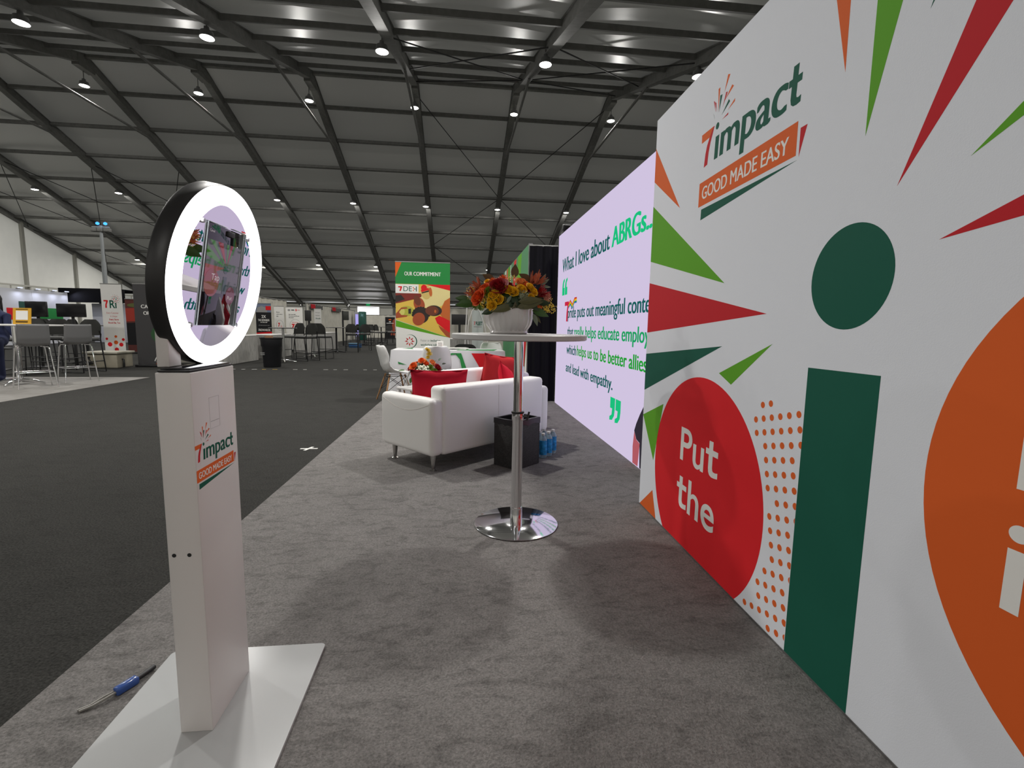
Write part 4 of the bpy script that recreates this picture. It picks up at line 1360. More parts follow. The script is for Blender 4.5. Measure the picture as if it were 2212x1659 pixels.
# prints follow the slope of the hanging front
tf2.V = Vector((0, 0.072, 0.72)).normalized()
tf2.N = tf2.U.cross(tf2.V).normalized()
for m, pts in [(P_BRED, [(1.24, 0.70), (1.52, 0.70), (1.74, 0.46), (1.60, 0.22), (1.52, 0.22)]), (P_GREEN, [(0.98, 0.70), (1.08, 0.70), (1.26, 0.18), (1.15, 0.18), (1.06, 0.60)]), (P_GREEN, [(0.84, 0.655), (1.02, 0.685), (1.0, 0.70), (0.93, 0.70)]),
               (P_BRED, [(0.80, 0.38), (1.02, 0.37), (1.02, 0.44)]), (P_BRED, [(0.655, 0.70), (0.71, 0.70), (0.66, 0.63)]), (P_BRED, [(1.27, 0.46), (1.31, 0.37), (1.285, 0.37)]),
               (P_GREEN, [(0.10, 0.56), (0.24, 0.51), (0.11, 0.525)]), (P_BRED, [(0.16, 0.43), (0.24, 0.43), (0.22, 0.40)])]:
    tf2.poly('printed_triangle', pts, m, 0.006)
tt = Frame((TX0, TY0, TZ), (1, 0, 0), (0, 1, 0), mt)
for m, pts in [(P_ORANGE, [(0.72, 0.45), (0.90, 0.44), (0.72, 0.56)]), (P_GREEN, [(1.0, 0.1), (1.6, 0.05), (1.7, 0.55), (1.05, 0.35)]), (P_GREEN, [(0.1, 0.6), (0.3, 0.4), (0.25, 0.75)])]:
    tt.poly('printed_triangle', pts, m, 0.0015)
lfx = thing('tent_card', 'small folded white card standing on the clothed table', 'card', (-0.29, 8.15, TZ))
for s in (-1, 1):
    MB().box(-0.055, 0.055, -0.001, 0.001, 0.0, 0.135, T(0, s * 0.03, 0.001, rx=s * 0.21)).build('card_panel', P_WHITE, lfx)
cf = Frame((0, -0.0325, 0), (1, 0, 0), (0, 0.21, 0.98), lfx)
for k in range(4):
    cf.poly('printed_line', [(-0.035, 0.10 - 0.018 * k), (0.035, 0.10 - 0.018 * k), (0.035, 0.105 - 0.018 * k), (-0.035, 0.105 - 0.018 * k)], P_GREY, 0.002)
pp = thing('paper_stack', 'loose white leaflets lying on the clothed table', 'papers', (0.02, 7.98, TZ + 0.002))
for k in range(5):
    MB().box(-0.15, 0.15, -0.1, 0.1, 0.006 * k + 0.0005, 0.006 * k + 0.005, T(rz=0.15 * k - 0.3)).build('sheet', P_WHITE, pp)

# big commitment banner
bn = thing('commitment_banner', 'tall banner headed OUR COMMITMENT with a yellow photo of people', 'banner', (-1.145, 9.2, ZC))
BW, BH = 1.005, 2.275
rbox('stand_base', -0.02, BW + 0.02, -0.08, 0.10, 0.0, 0.06, 0.01, STEEL, bn)
MB().box(0, BW, 0.0, 0.008, 0.061, BH).build('banner_panel', P_WHITE, bn)
MB().box(-0.004, BW + 0.004, -0.004, 0.014, BH, BH + 0.02).build('top_rail', STEEL, bn)
b = Frame((0, 0, 0), (1, 0, 0), (0, 0, 1), bn)
y0 = 0.66


def bq(X, Y):
    """banner print coordinates from the proportions of the banner (0..1 across, 0..1 down the upper part)"""
    return (X * BW, BH - Y * (BH - 0.665))


b.poly('printed_field', [bq(0, 0.245), bq(1, 0.245), bq(1, 0.0), bq(0, 0)], P_GREEN, 0.001)
b.poly('printed_corner', [bq(0, 0.0), bq(0, 0.17), bq(0.115, 0.0)], P_ORANGE, 0.0015)
b.text('printed_heading', 'OUR', 0.165, 0.31, bq(0, 0.148)[1], P_WHITE, cap=0.068, bold=0.0, fat=0.02, off=0.002)
b.text('printed_heading', 'COMMITMENT', 0.33, 0.835, bq(0, 0.148)[1], P_WHITE, cap=0.068, bold=0.0, fat=0.035, off=0.002)
PY1 = mat('photo_yellow', (0.72, 0.48, 0.075), 0.7)
PY2 = mat('photo_cream', (0.74, 0.62, 0.28), 0.7)
SK1, SK2, SK3 = mat('photo_skin_red', (0.36, 0.065, 0.018), 0.7), mat('photo_skin_dark', (0.15, 0.035, 0.015), 0.7), mat('photo_skin_orange', (0.52, 0.12, 0.02), 0.7)
HAIR = mat('photo_hair', (0.022, 0.014, 0.012), 0.7)
b.poly('printed_photo', [bq(0, 0.655), bq(1, 0.86), bq(1, 0.245), bq(0, 0.245)], PY1, 0.0012)
b.poly('printed_photo_glow', [bq(0.36, 0.42), bq(0.62, 0.55), bq(1.0, 0.44), bq(1, 0.3), bq(0.62, 0.26), bq(0.4, 0.35)], PY2, 0.0014)
b.poly('printed_red_wedge', [bq(0.55, 0.245), bq(1, 0.31), bq(1, 0.245)], P_BRED, 0.0018)
b.poly('printed_sleeve', [bq(0, 0.35), bq(0.48, 0.35), bq(0.47, 0.39), bq(0.33, 0.42), bq(0.2, 0.44), bq(0.08, 0.46), bq(0, 0.47)], mat('photo_maroon', (0.20, 0.02, 0.012), 0.7), 0.0018)
b.poly('printed_sleeve', [bq(0, 0.38), bq(0.10, 0.37), bq(0.17, 0.42), bq(0.0, 0.46)], HAIR, 0.0019)


def ell(name, X, Y, rx, ry, m, off, a=0.0):
    pts = []
    for k in range(28):
        t = 2 * PI * k / 28
        u, v = rx * math.cos(t), ry * math.sin(t)
        cu_, cv_ = bq(X, Y)
        pts.append((cu_ + u * math.cos(a) - v * math.sin(a), cv_ + u * math.sin(a) + v * math.cos(a)))
    b.poly(name, pts, m, off)


ell('printed_head', 0.43, 0.475, 0.10, 0.135, SK1, 0.0018, 0.35)
ell('printed_hair', 0.395, 0.43, 0.06, 0.10, SK2, 0.0020, 0.35)
ell('printed_hair', 0.46, 0.61, 0.145, 0.135, HAIR, 0.0020)
for k in range(11):
    a = PI * k / 10
    ell('printed_curl', 0.46 + 0.145 * math.cos(a), 0.60 - 0.085 * math.sin(a), 0.026, 0.026, HAIR, 0.0021)
ell('printed_head', 0.42, 0.645, 0.11, 0.125, SK1, 0.0023, -0.6)
ell('printed_hair', 0.70, 0.545, 0.15, 0.10, HAIR, 0.0020)
ell('printed_head', 0.665, 0.545, 0.125, 0.088, SK2, 0.0022)
ell('printed_smile', 0.725, 0.552, 0.02, 0.03, SK3, 0.0024)
ell('printed_cap', 0.52, 0.285, 0.055, 0.06, P_BRED, 0.0022)
ell('printed_cup', 0.55, 0.33, 0.095, 0.14, mat('photo_cup', (0.62, 0.45, 0.14), 0.6), 0.0020, 0.2)
b.poly('printed_cup_band', [bq(0.46, 0.31), bq(0.60, 0.285), bq(0.62, 0.305), bq(0.475, 0.335)], P_BRED, 0.0024)
b.poly('printed_cup_band', [bq(0.475, 0.338), bq(0.62, 0.308), bq(0.625, 0.325), bq(0.48, 0.35)], HAIR, 0.0024)
ell('printed_hand', 0.64, 0.33, 0.03, 0.085, SK3, 0.0025, 0.1)
ell('printed_cup', 0.20, 0.555, 0.135, 0.095, mat('photo_cup_green', (0.42, 0.42, 0.05), 0.6), 0.0020, 0.05)
ell('printed_cup', 0.11, 0.56, 0.055, 0.075, mat('photo_cup_lid', (0.62, 0.58, 0.14), 0.6), 0.0022)
b.poly('printed_cup_mark', [bq(0.23, 0.53), bq(0.28, 0.525), bq(0.28, 0.585), bq(0.23, 0.585)], HAIR, 0.0023)
b.poly('printed_arm', [bq(0, 0.585), bq(0.04, 0.56), bq(0.10, 0.515), bq(0.20, 0.51), bq(0.22, 0.525), bq(0.1, 0.535), bq(0.06, 0.57), bq(0.10, 0.60), bq(0.22, 0.605), bq(0.20, 0.62), bq(0.0, 0.64)], SK1, 0.0024)
b.poly('printed_sleeve', [bq(0.80, 0.58), bq(0.84, 0.51), bq(0.90, 0.43), bq(1, 0.39), bq(1, 0.69), bq(0.92, 0.66)], SK3, 0.0019)
b.poly('printed_cup', [bq(0.72, 0.63), bq(0.80, 0.60), bq(1, 0.66), bq(1, 0.83), bq(0.90, 0.76), bq(0.76, 0.69)], P_BRED, 0.0021)
b.poly('printed_arm', [bq(0.78, 0.71), bq(0.90, 0.76), bq(1, 0.80), bq(1, 0.86), bq(0.93, 0.84), bq(0.82, 0.76)], SK1, 0.0023)
b.poly('printed_lower_white', [bq(0, 1.36), bq(1, 1.36), bq(1, 0.86), bq(0, 0.735)], P_WHITE, 0.0026)
b.poly('printed_green_wedge', [bq(0, 0.66), bq(0, 0.735), bq(0.97, 0.855)], P_LIME, 0.0028)
b.poly('printed_label', [bq(0, 0.35), bq(0.42, 0.35), bq(0.42, 0.248), bq(0, 0.248)], P_WHITE, 0.0028)
b.poly('printed_seven', [bq(0.05, 0.272), bq(0.12, 0.272), bq(0.12, 0.285), bq(0.095, 0.327), bq(0.07, 0.327), bq(0.09, 0.287), bq(0.05, 0.287)], P_BRED, 0.0032)
b.text('printed_letters', 'DE', 0.145, 0.30, bq(0, 0.327)[1], P_TEAL, cap=0.090, bold=0.0, off=0.0032)
b.text('printed_letters', 'I', 0.375, 0.390, bq(0, 0.327)[1], P_TEAL, cap=0.090, bold=0.02, off=0.0032)
for u, v in ((0.325, 0.285), (0.325, 0.318), (0.34, 0.30)):
    b.disc('printed_plus_dot', *bq(u, v), 0.011, P_ORANGE, 0.0032, 12)
b.poly('printed_plus_dash', [bq(0.345, 0.305), bq(0.37, 0.305), bq(0.37, 0.297), bq(0.345, 0.297)], P_TEAL, 0.0032)
cu_, cv_ = bq(0.26, 0.905)
for k, (rr, m) in enumerate(((0.128, P_TEAL), (0.122, P_WHITE))):
    b.disc('printed_badge', cu_ - 0.012 * k, cv_, rr, m, 0.003 + 0.0004 * k, 40)
for k in range(8):
    a = 2 * PI * k / 8
    b.poly('printed_petal_mark', [(cu_ - 0.012 + 0.052 * math.cos(a - 0.3), cv_ + 0.052 * math.sin(a - 0.3)), (cu_ - 0.012 + 0.095 * math.cos(a), cv_ + 0.095 * math.sin(a)), (cu_ - 0.012 + 0.052 * math.cos(a + 0.3), cv_ + 0.052 * math.sin(a + 0.3))], P_RED, 0.0038)
hp = []
for k in range(30):
    t = 2 * PI * k / 30
    hp.append((cu_ - 0.012 + 0.0034 * 16 * math.sin(t) ** 3, cv_ + 0.0034 * (13 * math.cos(t) - 5 * math.cos(2 * t) - 2 * math.cos(3 * t) - math.cos(4 * t))))
b.poly('printed_heart', hp[::-1], P_RED, 0.0041)
b.poly('printed_heart', [(cu_ - 0.012 + (u - cu_ + 0.012) * 0.82, cv_ + (v - cv_) * 0.82) for u, v in hp[::-1]], P_WHITE, 0.0044)
b.text('printed_words', 'Foster an', 0.455, 0.62, bq(0, 0.905)[1], P_GREY, cap=0.042, bold=0.0, off=0.0034)
b.text('printed_words', 'inclusive', 0.64, 0.825, bq(0, 0.905)[1], P_TEAL, cap=0.042, bold=0.0, fat=0.02, off=0.0034)
b.text('printed_words', 'workplace culture', 0.455, 0.83, bq(0, 0.955)[1], P_TEAL, cap=0.042, bold=0.0, fat=0.02, off=0.0034)


# ================================================================== BACKGROUND BOOTHS
def drape_run(label, pts, h, group=None, mtl=DRAPE, fold=0.05, freq=14):
    t = thing('pipe_and_drape', label, 'curtain', (0, 0, 0), 0, group)
    for (a, bb) in zip(pts[:-1], pts[1:]):
        a, bb = Vector((*a, 0)), Vector((*bb, 0))
        L = (bb - a).length
        d = (bb - a).normalized()
        nrm = Vector((-d.y, d.x, 0))
        np_ = max(1, int(round(L / 1.25)))
        for q in range(np_):
            s0, s1 = q / np_, (q + 1) / np_
            mb = MB()
            ph = random.uniform(0, 6)
            mb.grid(lambda s, tt_: a + (bb - a) * (s0 + (s1 - s0) * s) + nrm * (fold * (0.35 + 0.65 * (1 - tt_)) * math.sin(ph + s * freq * 1.25) * (0.7 + 0.3 * math.sin(3.1 * s + ph))) + Vector((0, 0, 0.02 + (h - 0.03) * tt_)), 28, 5)
            mb.build('drape_panel', mtl, t, True, False)
        MB().tube(a + Vector((0, 0, h)), bb + Vector((0, 0, h)), 0.022, n=8).build('crossbar', ALU, t)
        for e in (a, bb):
            MB().tube(e, e + Vector((0, 0, h + 0.03)), 0.025, n=8).build('upright', ALU, t)
    return t


drape_run('long pale drape wall behind the aisle booths, nearest run beside the ring light', [(-8.35, 15.2), (-7.9, 17.0), (-7.6, 22.6)], 2.13)
FARDRAPE = drape_run('long pale drape wall behind the farther aisle booths', [(-7.6, 25.4), (-7.6, 37.0)], 2.15)
drape_run('pale drape across the far end of the aisle', [(-7.9, 42.2), (-3.2, 42.2)], 1.96)
drape_run('pale drape behind the fleet display on the far right', [(-0.6, 17.0), (2.4, 17.0)], 1.75)


def draped_table(label, x0, x1, y0_, y1_, h, mtl=SKIRT):
    t = thing('draped_table', label, 'table', ((x0 + x1) / 2, (y0_ + y1_) / 2, 0), 0, 'draped booth tables along the aisle')
    w, d = (x1 - x0) / 2, (y1_ - y0_) / 2
    rbox('tabletop', -w, w, -d, d, h - 0.03, h, 0.006, mat('table_cloth_white', (0.6, 0.59, 0.57), 0.7), t, 2)

    def fn(s, tt_):
        per = [(-w, -d), (w, -d), (w, d), (-w, d)]
        lens = [2 * w, 2 * d, 2 * w, 2 * d]
        tot = sum(lens)
        q = s * tot
        i = 0
        while i < 3 and q > lens[i]:
            q -= lens[i]
            i += 1
        f = q / lens[i]
        a, bb = per[i], per[(i + 1) % 4]
        n_ = [(0, -1), (1, 0), (0, 1), (-1, 0)][i]
        off = 0.012 + 0.014 * math.sin(s * tot * 42) * (0.4 + 0.6 * (1 - tt_))
        return (a[0] + (bb[0] - a[0]) * f + n_[0] * off, a[1] + (bb[1] - a[1]) * f + n_[1] * off, 0.01 + (h - 0.042) * tt_)
    mb = MB()
    mb.grid(fn, 240, 3)
    mb.build('pleated_skirt', mtl, t, True, False)
    return t


draped_table('grey skirted booth table nearest the ring light', -6.75, -6.0, 13.2, 15.2, 0.76)
draped_table('grey skirted booth table behind the black trash can', -6.55, -5.8, 15.75, 17.6, 0.76)
draped_table('grey skirted booth table behind the trio of black stools', -6.25, -5.5, 19.2, 22.9, 0.76)
draped_table('grey skirted booth table at the end of the aisle under the dark banner', -3.5, -2.4, 28.5, 29.3, 0.76)
draped_table('grey skirted display table behind the commitment banner', -0.35, 0.5, 15.4, 16.1, 0.72)


def roll_banner(label, x0, y, w, z0, z1, ground, rz=0.0, base=True):
    t = thing('roll_up_banner', label, 'banner', (x0, y, 0), rz)
    MB().box(0, w, 0, 0.012, 0.06, z1).build('banner_panel', ground, t)
    MB().box(-0.005, w + 0.005, -0.008, 0.02, z1, z1 + 0.02).build('top_rail', STEEL, t)
    rbox('base', -0.02, w + 0.02, -0.1, 0.1, 0.0, 0.06, 0.015, BLACK, t, 2)
    return t, Frame((0, 0, 0), (1, 0, 0), (0, 0, 1), t)


t, f = roll_banner('black and red banner reading 2X REWARDS on the pale drape', -7.10, 18.0, 0.52, 0.3, 1.81, P_BLACK)
f.poly('printed_photo', [(0, 1.50), (0.52, 1.50), (0.52, 1.81), (0, 1.81)], mat('photo_sky', (0.16, 0.20, 0.30), 0.7))
f.poly('printed_building', [(0.02, 1.50), (0.40, 1.50), (0.36, 1.66), (0.20, 1.72), (0.06, 1.66)], P_GREY, 0.002)
f.poly('printed_sign', [(0.34, 1.58), (0.52, 1.58), (0.52, 1.72), (0.34, 1.72)], P_BRED, 0.003)
f.text('printed_words', '2X', 0.19, 0.34, 1.30, P_WHITE, cap=0.10, bold=0.0, fat=0.03)
f.text('printed_words', 'THE REWARDS', 0.07, 0.45, 1.19, P_WHITE, cap=0.07, bold=0.0, fat=0.03)
f.text('printed_words', 'IN THE APP', 0.15, 0.38, 1.13, P_WHITE, cap=0.035, bold=0.03)
f.text('printed_words', 'with select products in store', 0.08, 0.45, 1.03, P_GREY, cap=0.03, bold=0.02)
f.text('printed_words', '7REWARDS', 0.06, 0.47, 0.84, P_WHITE, cap=0.075, bold=0.0, fat=0.03)
f.poly('printed_red_field', [(0, 0.62), (0.52, 0.66), (0.52, 0.82), (0, 0.78)], P_BRED)
t, f = roll_banner('slim white banner with a red 7 in a circle, beside the black rewards banner', -7.02, 19.5, 0.36, 0.3, 1.77, P_WHITE)
f.text('printed_words', 'Save', 0.08, 0.20, 1.53, P_BLACK, cap=0.04, bold=0.02)
f.text('printed_words', 'with every', 0.08, 0.31, 1.45, P_BLACK, cap=0.04, bold=0.02)
f.text('printed_words', 'fill', 0.08, 0.15, 1.37, P_BLACK, cap=0.04, bold=0.02)
f.disc('printed_circle', 0.20, 1.05, 0.135, P_GREY, 0.001, 32, 0.20)
f.disc('printed_circle', 0.20, 1.05, 0.125, P_WHITE, 0.002, 32, 0.19)
f.text('printed_words', '7', 0.13, 0.21, 1.0, P_BRED, cap=0.14, bold=0.05, off=0.003)
f.text('printed_words', '/L', 0.22, 0.29, 0.97, P_BRED, cap=0.08, bold=0.0, off=0.003)
t, f = roll_banner('wide white banner with a red 7 cents offer in a circle', -6.93, 20.5, 0.66, 0.3, 1.78, P_WHITE)
f.disc('printed_mark', 0.13, 1.66, 0.055, P_GREY, 0.001, 20, 0.04)
f.poly('printed_mark', [(0.22, 1.645), (0.34, 1.645), (0.34, 1.68), (0.22, 1.68)], P_BLACK)
f.poly('printed_mark', [(0.385, 1.62), (0.425, 1.62), (0.425, 1.71), (0.385, 1.71)], P_BRED)
f.poly('printed_mark', [(0.44, 1.655), (0.55, 1.655), (0.55, 1.675), (0.44, 1.675)], P_RED)
for k, s in enumerate(('Get rewarded', 'The more you fill, save', 'the more')):
    f.text('printed_words', s, 0.11, [0.38, 0.52, 0.30][k], 1.47 - 0.065 * k, P_BLACK, cap=0.04, bold=0.03)
f.disc('printed_circle', 0.36, 1.06, 0.215, P_GREY, 0.001, 40, 0.235)
f.disc('printed_circle', 0.36, 1.06, 0.205, P_WHITE, 0.002, 40, 0.225)
f.text('printed_words', 'Save up to', 0.235, 0.475, 1.15, P_BRED, cap=0.035, bold=0.02, off=0.003)
f.text('printed_words', '7', 0.22, 0.345, 0.95, P_BRED, cap=0.16, bold=0.07, off=0.003)
f.text('printed_words', 'c', 0.36, 0.41, 1.05, P_BRED, xh=0.05, bold=0.02, off=0.003)
f.text('printed_words', '/L', 0.42, 0.52, 0.95, P_BRED, cap=0.10, bold=0.0, off=0.003)
t, f = roll_banner('white panel banner with green and orange blocks far down the pale drape', -7.1, 25.0, 0.34, 0.3, 1.86, P_WHITE)
f.text('printed_words', 'Bring it', 0.07, 0.28, 1.66, P_GREY, cap=0.05, bold=0.02)
f.text('printed_words', 'home', 0.07, 0.26, 1.52, P_GREY, cap=0.06, bold=0.02)
f.text('printed_words', 'fresh', 0.07, 0.30, 1.36, P_TEAL, cap=0.07, bold=0.0, fat=0.03)
f.poly('printed_block', [(0.08, 1.0), (0.2, 0.98), (0.2, 1.08), (0.08, 1.09)], P_TEAL)
f.poly('printed_block', [(0.16, 0.9), (0.34, 0.96), (0.24, 1.06)], P_ORANGE, 0.002)
f.poly('printed_block', [(0.16, 0.62), (0.30, 0.7), (0.26, 0.86)], P_GREEN)
t, f = roll_banner('dark red and charcoal banner at the far end of the aisle', -5.83, 40.0, 0.78, 0.3, 1.76, P_BLACK)
f.poly('printed_red_field', [(0.42, 0.3), (0.78, 0.3), (0.78, 1.66), (0.6, 1.5)], mat('rust_print', (0.30, 0.05, 0.02), 0.7))
f.poly('printed_line', [(0.1, 1.25), (0.68, 1.25), (0.68, 1.29), (0.1, 1.29)], P_WHITE, 0.003)
f.poly('printed_line', [(0.3, 1.36), (0.46, 1.36), (0.46, 1.42), (0.3, 1.42)], P_WHITE, 0.003)
f.disc('printed_mark', 0.38, 1.56, 0.12, P_ORANGE, 0.003, 20, 0.05)
# teal and lilac machines beside the doorway
t = thing('teal_cabinet', 'tall dark teal display cabinet in front of the bright doorway', 'cabinet', (-6.85, 36.0, 0))
rbox('body', -0.2, 0.22, -0.3, 0.3, 0.0, 2.06, 0.01, mat('teal_cabinet', (0.012, 0.10, 0.075), 0.5), t, 2)
f = Frame((0, -0.3, 0), (1, 0, 0), (0, 0, 1), t)
f.poly('printed_mark', [(-0.06, 1.68), (0.02, 1.74), (0.10, 1.66), (0.12, 1.90), (0.02, 1.85), (-0.05, 1.95)], mat('pale_teal', (0.2, 0.42, 0.45), 0.6), 0.002)
t = thing('lit_cooler', 'slim glass-door cooler glowing lilac beside the teal cabinet', 'cooler', (-7.2, 36.0, 0))
rbox('body', -0.16, 0.13, -0.25, 0.3, 0.0, 2.02, 0.01, mat('cooler_grey', (0.32, 0.32, 0.36), 0.5), t, 2)
MB().box(-0.1, 0.10, -0.262, -0.252, 0.3, 1.86).build('lit_door', emat('lilac_glow', (0.42, 0.38, 0.85), 1.0), t)


# stools and bar tables
def stool(label, loc, rz, sc=1.0):
    t = thing('counter_stool', label, 'stool', loc, rz, 'black padded counter stools along the aisle')
    # facing +Y, backrest on the -Y side
    rbox('seat', -0.22, 0.22, -0.20, 0.24, 0.70, 0.755, 0.02, mat('stool_seat_grey', (0.16, 0.16, 0.155), 0.7), t)
    mb = MB()

    def fn(sg):
        def g(s, tt_):
            a = (s - 0.5) * 2
            z = 0.80 + 0.34 * tt_
            w = 0.225 * (1 - 0.55 * max(0, tt_ - 0.45) ** 2 * 3.3)
            return (a * w, -0.235 - 0.05 * tt_ + 0.03 * a * a + sg * 0.02, z)
        return g
    mb.grid(fn(1), 10, 10)
    mb.grid(fn(-1), 10, 10)
    bk = mb.build('backrest', GREYPLASTIC, t, True, False)
    for sx in (-1, 1):
        fr = MB()
        x = sx * 0.215
        fr.path([(x, 0.22, 0.70), (x * 1.05, 0.235, 0.60), (x * 1.12, 0.28, 0.014), (x * 1.12, -0.27, 0.014), (x * 1.05, -0.22, 0.60), (x, -0.215, 0.72), (x, -0.235, 0.82), (x * 0.8, -0.25, 0.90)], 0.0135, 8)
        fr.build('side_frame', BLACK, t, True)
    fr = MB()
    fr.tube((-0.232, 0.255, 0.30), (0.232, 0.255, 0.30), 0.011)
    fr.build('footrest', BLACK, t)
    MB().tube((-0.235, -0.245, 0.24), (0.235, -0.245, 0.24), 0.011).build('stretcher', BLACK, t)
    MB().box(-0.22, 0.22, -0.2, 0.22, 0.675, 0.70).build('seat_pan', BLACK, t)
    return t


def bar_table(label, loc, r=0.38, h=1.0, dark=True, cross=True):
    t = thing('bistro_table', label, 'table', loc)
    MB().lathe([(0.0, h - 0.025), (r - 0.01, h - 0.025), (r, h - 0.018), (r, h - 0.006), (r - 0.01, h), (0.0, h)], 40).build('tabletop', mat('dark_laminate', (0.05, 0.05, 0.05), 0.4) if dark else TOPM, t, True)
    MB().tube((0, 0, 0.06), (0, 0, h - 0.025), 0.035, n=16).build('column', BLACK if dark == 2 else STEEL, t, True)
    for k in range(4):
        a = k * PI / 2 + 0.4
        MB().path([(0.02 * math.cos(a), 0.02 * math.sin(a), 0.075), (0.15 * math.cos(a), 0.15 * math.sin(a), 0.055), (0.33 * math.cos(a), 0.33 * math.sin(a), 0.016)], [0.03, 0.022, 0.015], 8).build('foot', BLACK if dark == 2 else CHROME, t, True)
    return t


stool('black counter stool at the front of the trio, turned three-quarter left', (-4.55, 15.12, 0), math.radians(62))
stool('black counter stool of the trio, back turned and on the right', (-4.35, 16.1, 0), math.radians(-12))
stool('black counter stool of the trio, half hidden on the left', (-5.12, 15.75, 0), math.radians(70))
stool('single black counter stool standing alone farther down the aisle', (-4.27, 20.15, 0), math.radians(8))
stool('black counter stool just behind the lone aisle stool', (-4.05, 21.6, 0), math.radians(20))
bar_table('round bar table with chrome foot behind the black trash can', (-4.98, 14.45, 0))
bar_table('round bar table partly hidden by the trio of stools', (-4.85, 16.9, 0), dark=1)
bar_table('round bar table with a black column left of the lone aisle stool', (-4.75, 19.6, 0), dark=2)
bar_table('far round bar table, left of the pair down the aisle', (-5.0, 26.7, 0), 0.38, 1.0, 2)
bar_table('far round bar table, right of the pair down the aisle', (-4.65, 30.2, 0), 0.42, 1.0, 2)
for k, (x, y, a, lb) in enumerate([(-5.65, 27.0, 80, 'first'), (-4.9, 27.5, 170, 'second'), (-5.45, 30.5, 100, 'third'), (-4.2, 26.85, 250, 'fourth'), (-4.3, 31.0, 185, 'fifth'), (-3.65, 27.6, 95, 'sixth')]):
    stool('far black counter stool at the aisle end, %s from the left' % lb, (x, y, 0), math.radians(a))
tv = thing('monitor_stand', 'black monitor on a tall pole beside the white banners', 'monitor', (-6.62, 22.5, 0))
rbox('screen', -0.17, 0.1, -0.03, 0.03, 1.25, 1.72, 0.01, BLACK, tv, 2)
MB().tube((0, 0, 0.02), (0, 0, 1.3), 0.05).build('pole', BLACK, tv)
rbox('foot', -0.25, 0.25, -0.2, 0.2, 0.0, 0.02, 0.005, BLACK, tv, 2)
tv = thing('monitor_stand', 'dark portrait monitor on a black pole in the far aisle booth', 'monitor', (-5.95, 26.0, 0))
rbox('screen', -0.02, 0.30, -0.03, 0.03, 1.34, 1.80, 0.01, mat('dim_screen', (0.05, 0.052, 0.045), 0.3), tv, 2)
MB().tube((0, 0, 0.02), (0, 0, 1.82), 0.045).build('pole', BLACK, tv)
rbox('foot', -0.25, 0.25, -0.2, 0.2, 0.0, 0.02, 0.005, BLACK, tv, 2)
for y in (25.9, 30.2):
    MB().box(-7.53, -7.50, y, y + 2.2, 1.90, 2.10).build('header_sign', mat('sign_grey', (0.09, 0.09, 0.085), 0.6), FARDRAPE)
    MB().box(-7.499, -7.49, y, y + 0.75, 1.92, 2.14).build('header_mark', P_RED, FARDRAPE)
t = thing('blue_box', 'blue plastic crate on the floor under the far booth table', 'crate', (-5.0, 24.3, 0))
rbox('crate_body', -0.28, 0.28, -0.15, 0.15, 0.0, 0.17, 0.02, mat('blue_plastic', (0.02, 0.10, 0.28), 0.4), t)
rbox('crate_lid', -0.29, 0.29, -0.16, 0.16, 0.171, 0.21, 0.01, mat('blue_lid', (0.12, 0.28, 0.42), 0.4), t)
t = thing('blue_box', 'small blue box on the skirted table at the end of the aisle', 'box', (-3.3, 28.8, 0.762))
rbox('box_body', -0.12, 0.12, -0.1, 0.1, 0.0, 0.11, 0.01, mat('blue_carton', (0.06, 0.25, 0.5), 0.5), t)
rbox('box_lid', -0.125, 0.125, -0.105, 0.105, 0.111, 0.135, 0.005, mat('pale_lid', (0.4, 0.5, 0.58), 0.5), t)

# trash can
tc_ = thing('trash_can', 'large black plastic trash can standing in the aisle', 'trash can', (-4.74, 12.9, 0))
can = MB()
can.lathe([(0.0, 0.0), (0.19, 0.0), (0.205, 0.02), (0.225, 0.52), (0.245, 0.54), (0.255, 0.72), (0.275, 0.735), (0.275, 0.755), (0.25, 0.755), (0.235, 0.70), (0.20, 0.10), (0.0, 0.1)], 40)
can.build('can_body', mat('black_poly', (0.012, 0.012, 0.015), 0.55), tc_, True)
for z in (0.36, 0.32):
    MB().box(-0.2, -0.10, -0.215, -0.185, z, z + 0.02, T(rz=0)).build('moulded_mark', P_GREY, tc_)
rbox('cardboard_inside', -0.12, 0.02, -0.1, 0.08, 0.60, 0.80, 0.004, mat('cardboard', (0.32, 0.17, 0.09), 0.8), tc_, 2)

# ---------------------------------------------------------------- left: bar set on the vinyl floor
bt2 = thing('high_table', 'white-topped bar table with a chrome column on the pale vinyl floor', 'table', (-7.50, 9.10, 0.005))
rbox('tabletop', -0.62, 0.52, -0.36, 0.36, 1.0, 1.03, 0.012, mat('white_top', (0.66, 0.65, 0.63), 0.35), bt2)
MB().tube((0.0, 0, 0.05), (0.0, 0, 1.0), 0.045, n=20).build('column', CHROME, bt2, True)
for k in range(4):
    a = k * PI / 2 + 0.12
    MB().path([(0.03 * math.cos(a), 0.03 * math.sin(a), 0.075), (0.2 * math.cos(a), 0.2 * math.sin(a), 0.06), (0.36 * math.cos(a), 0.36 * math.sin(a), 0.016)], [0.035, 0.028, 0.016], 8).build('foot', CHROME, bt2, True)
SHG = mat('grey_moulded_plastic', (0.17, 0.17, 0.172), 0.35)


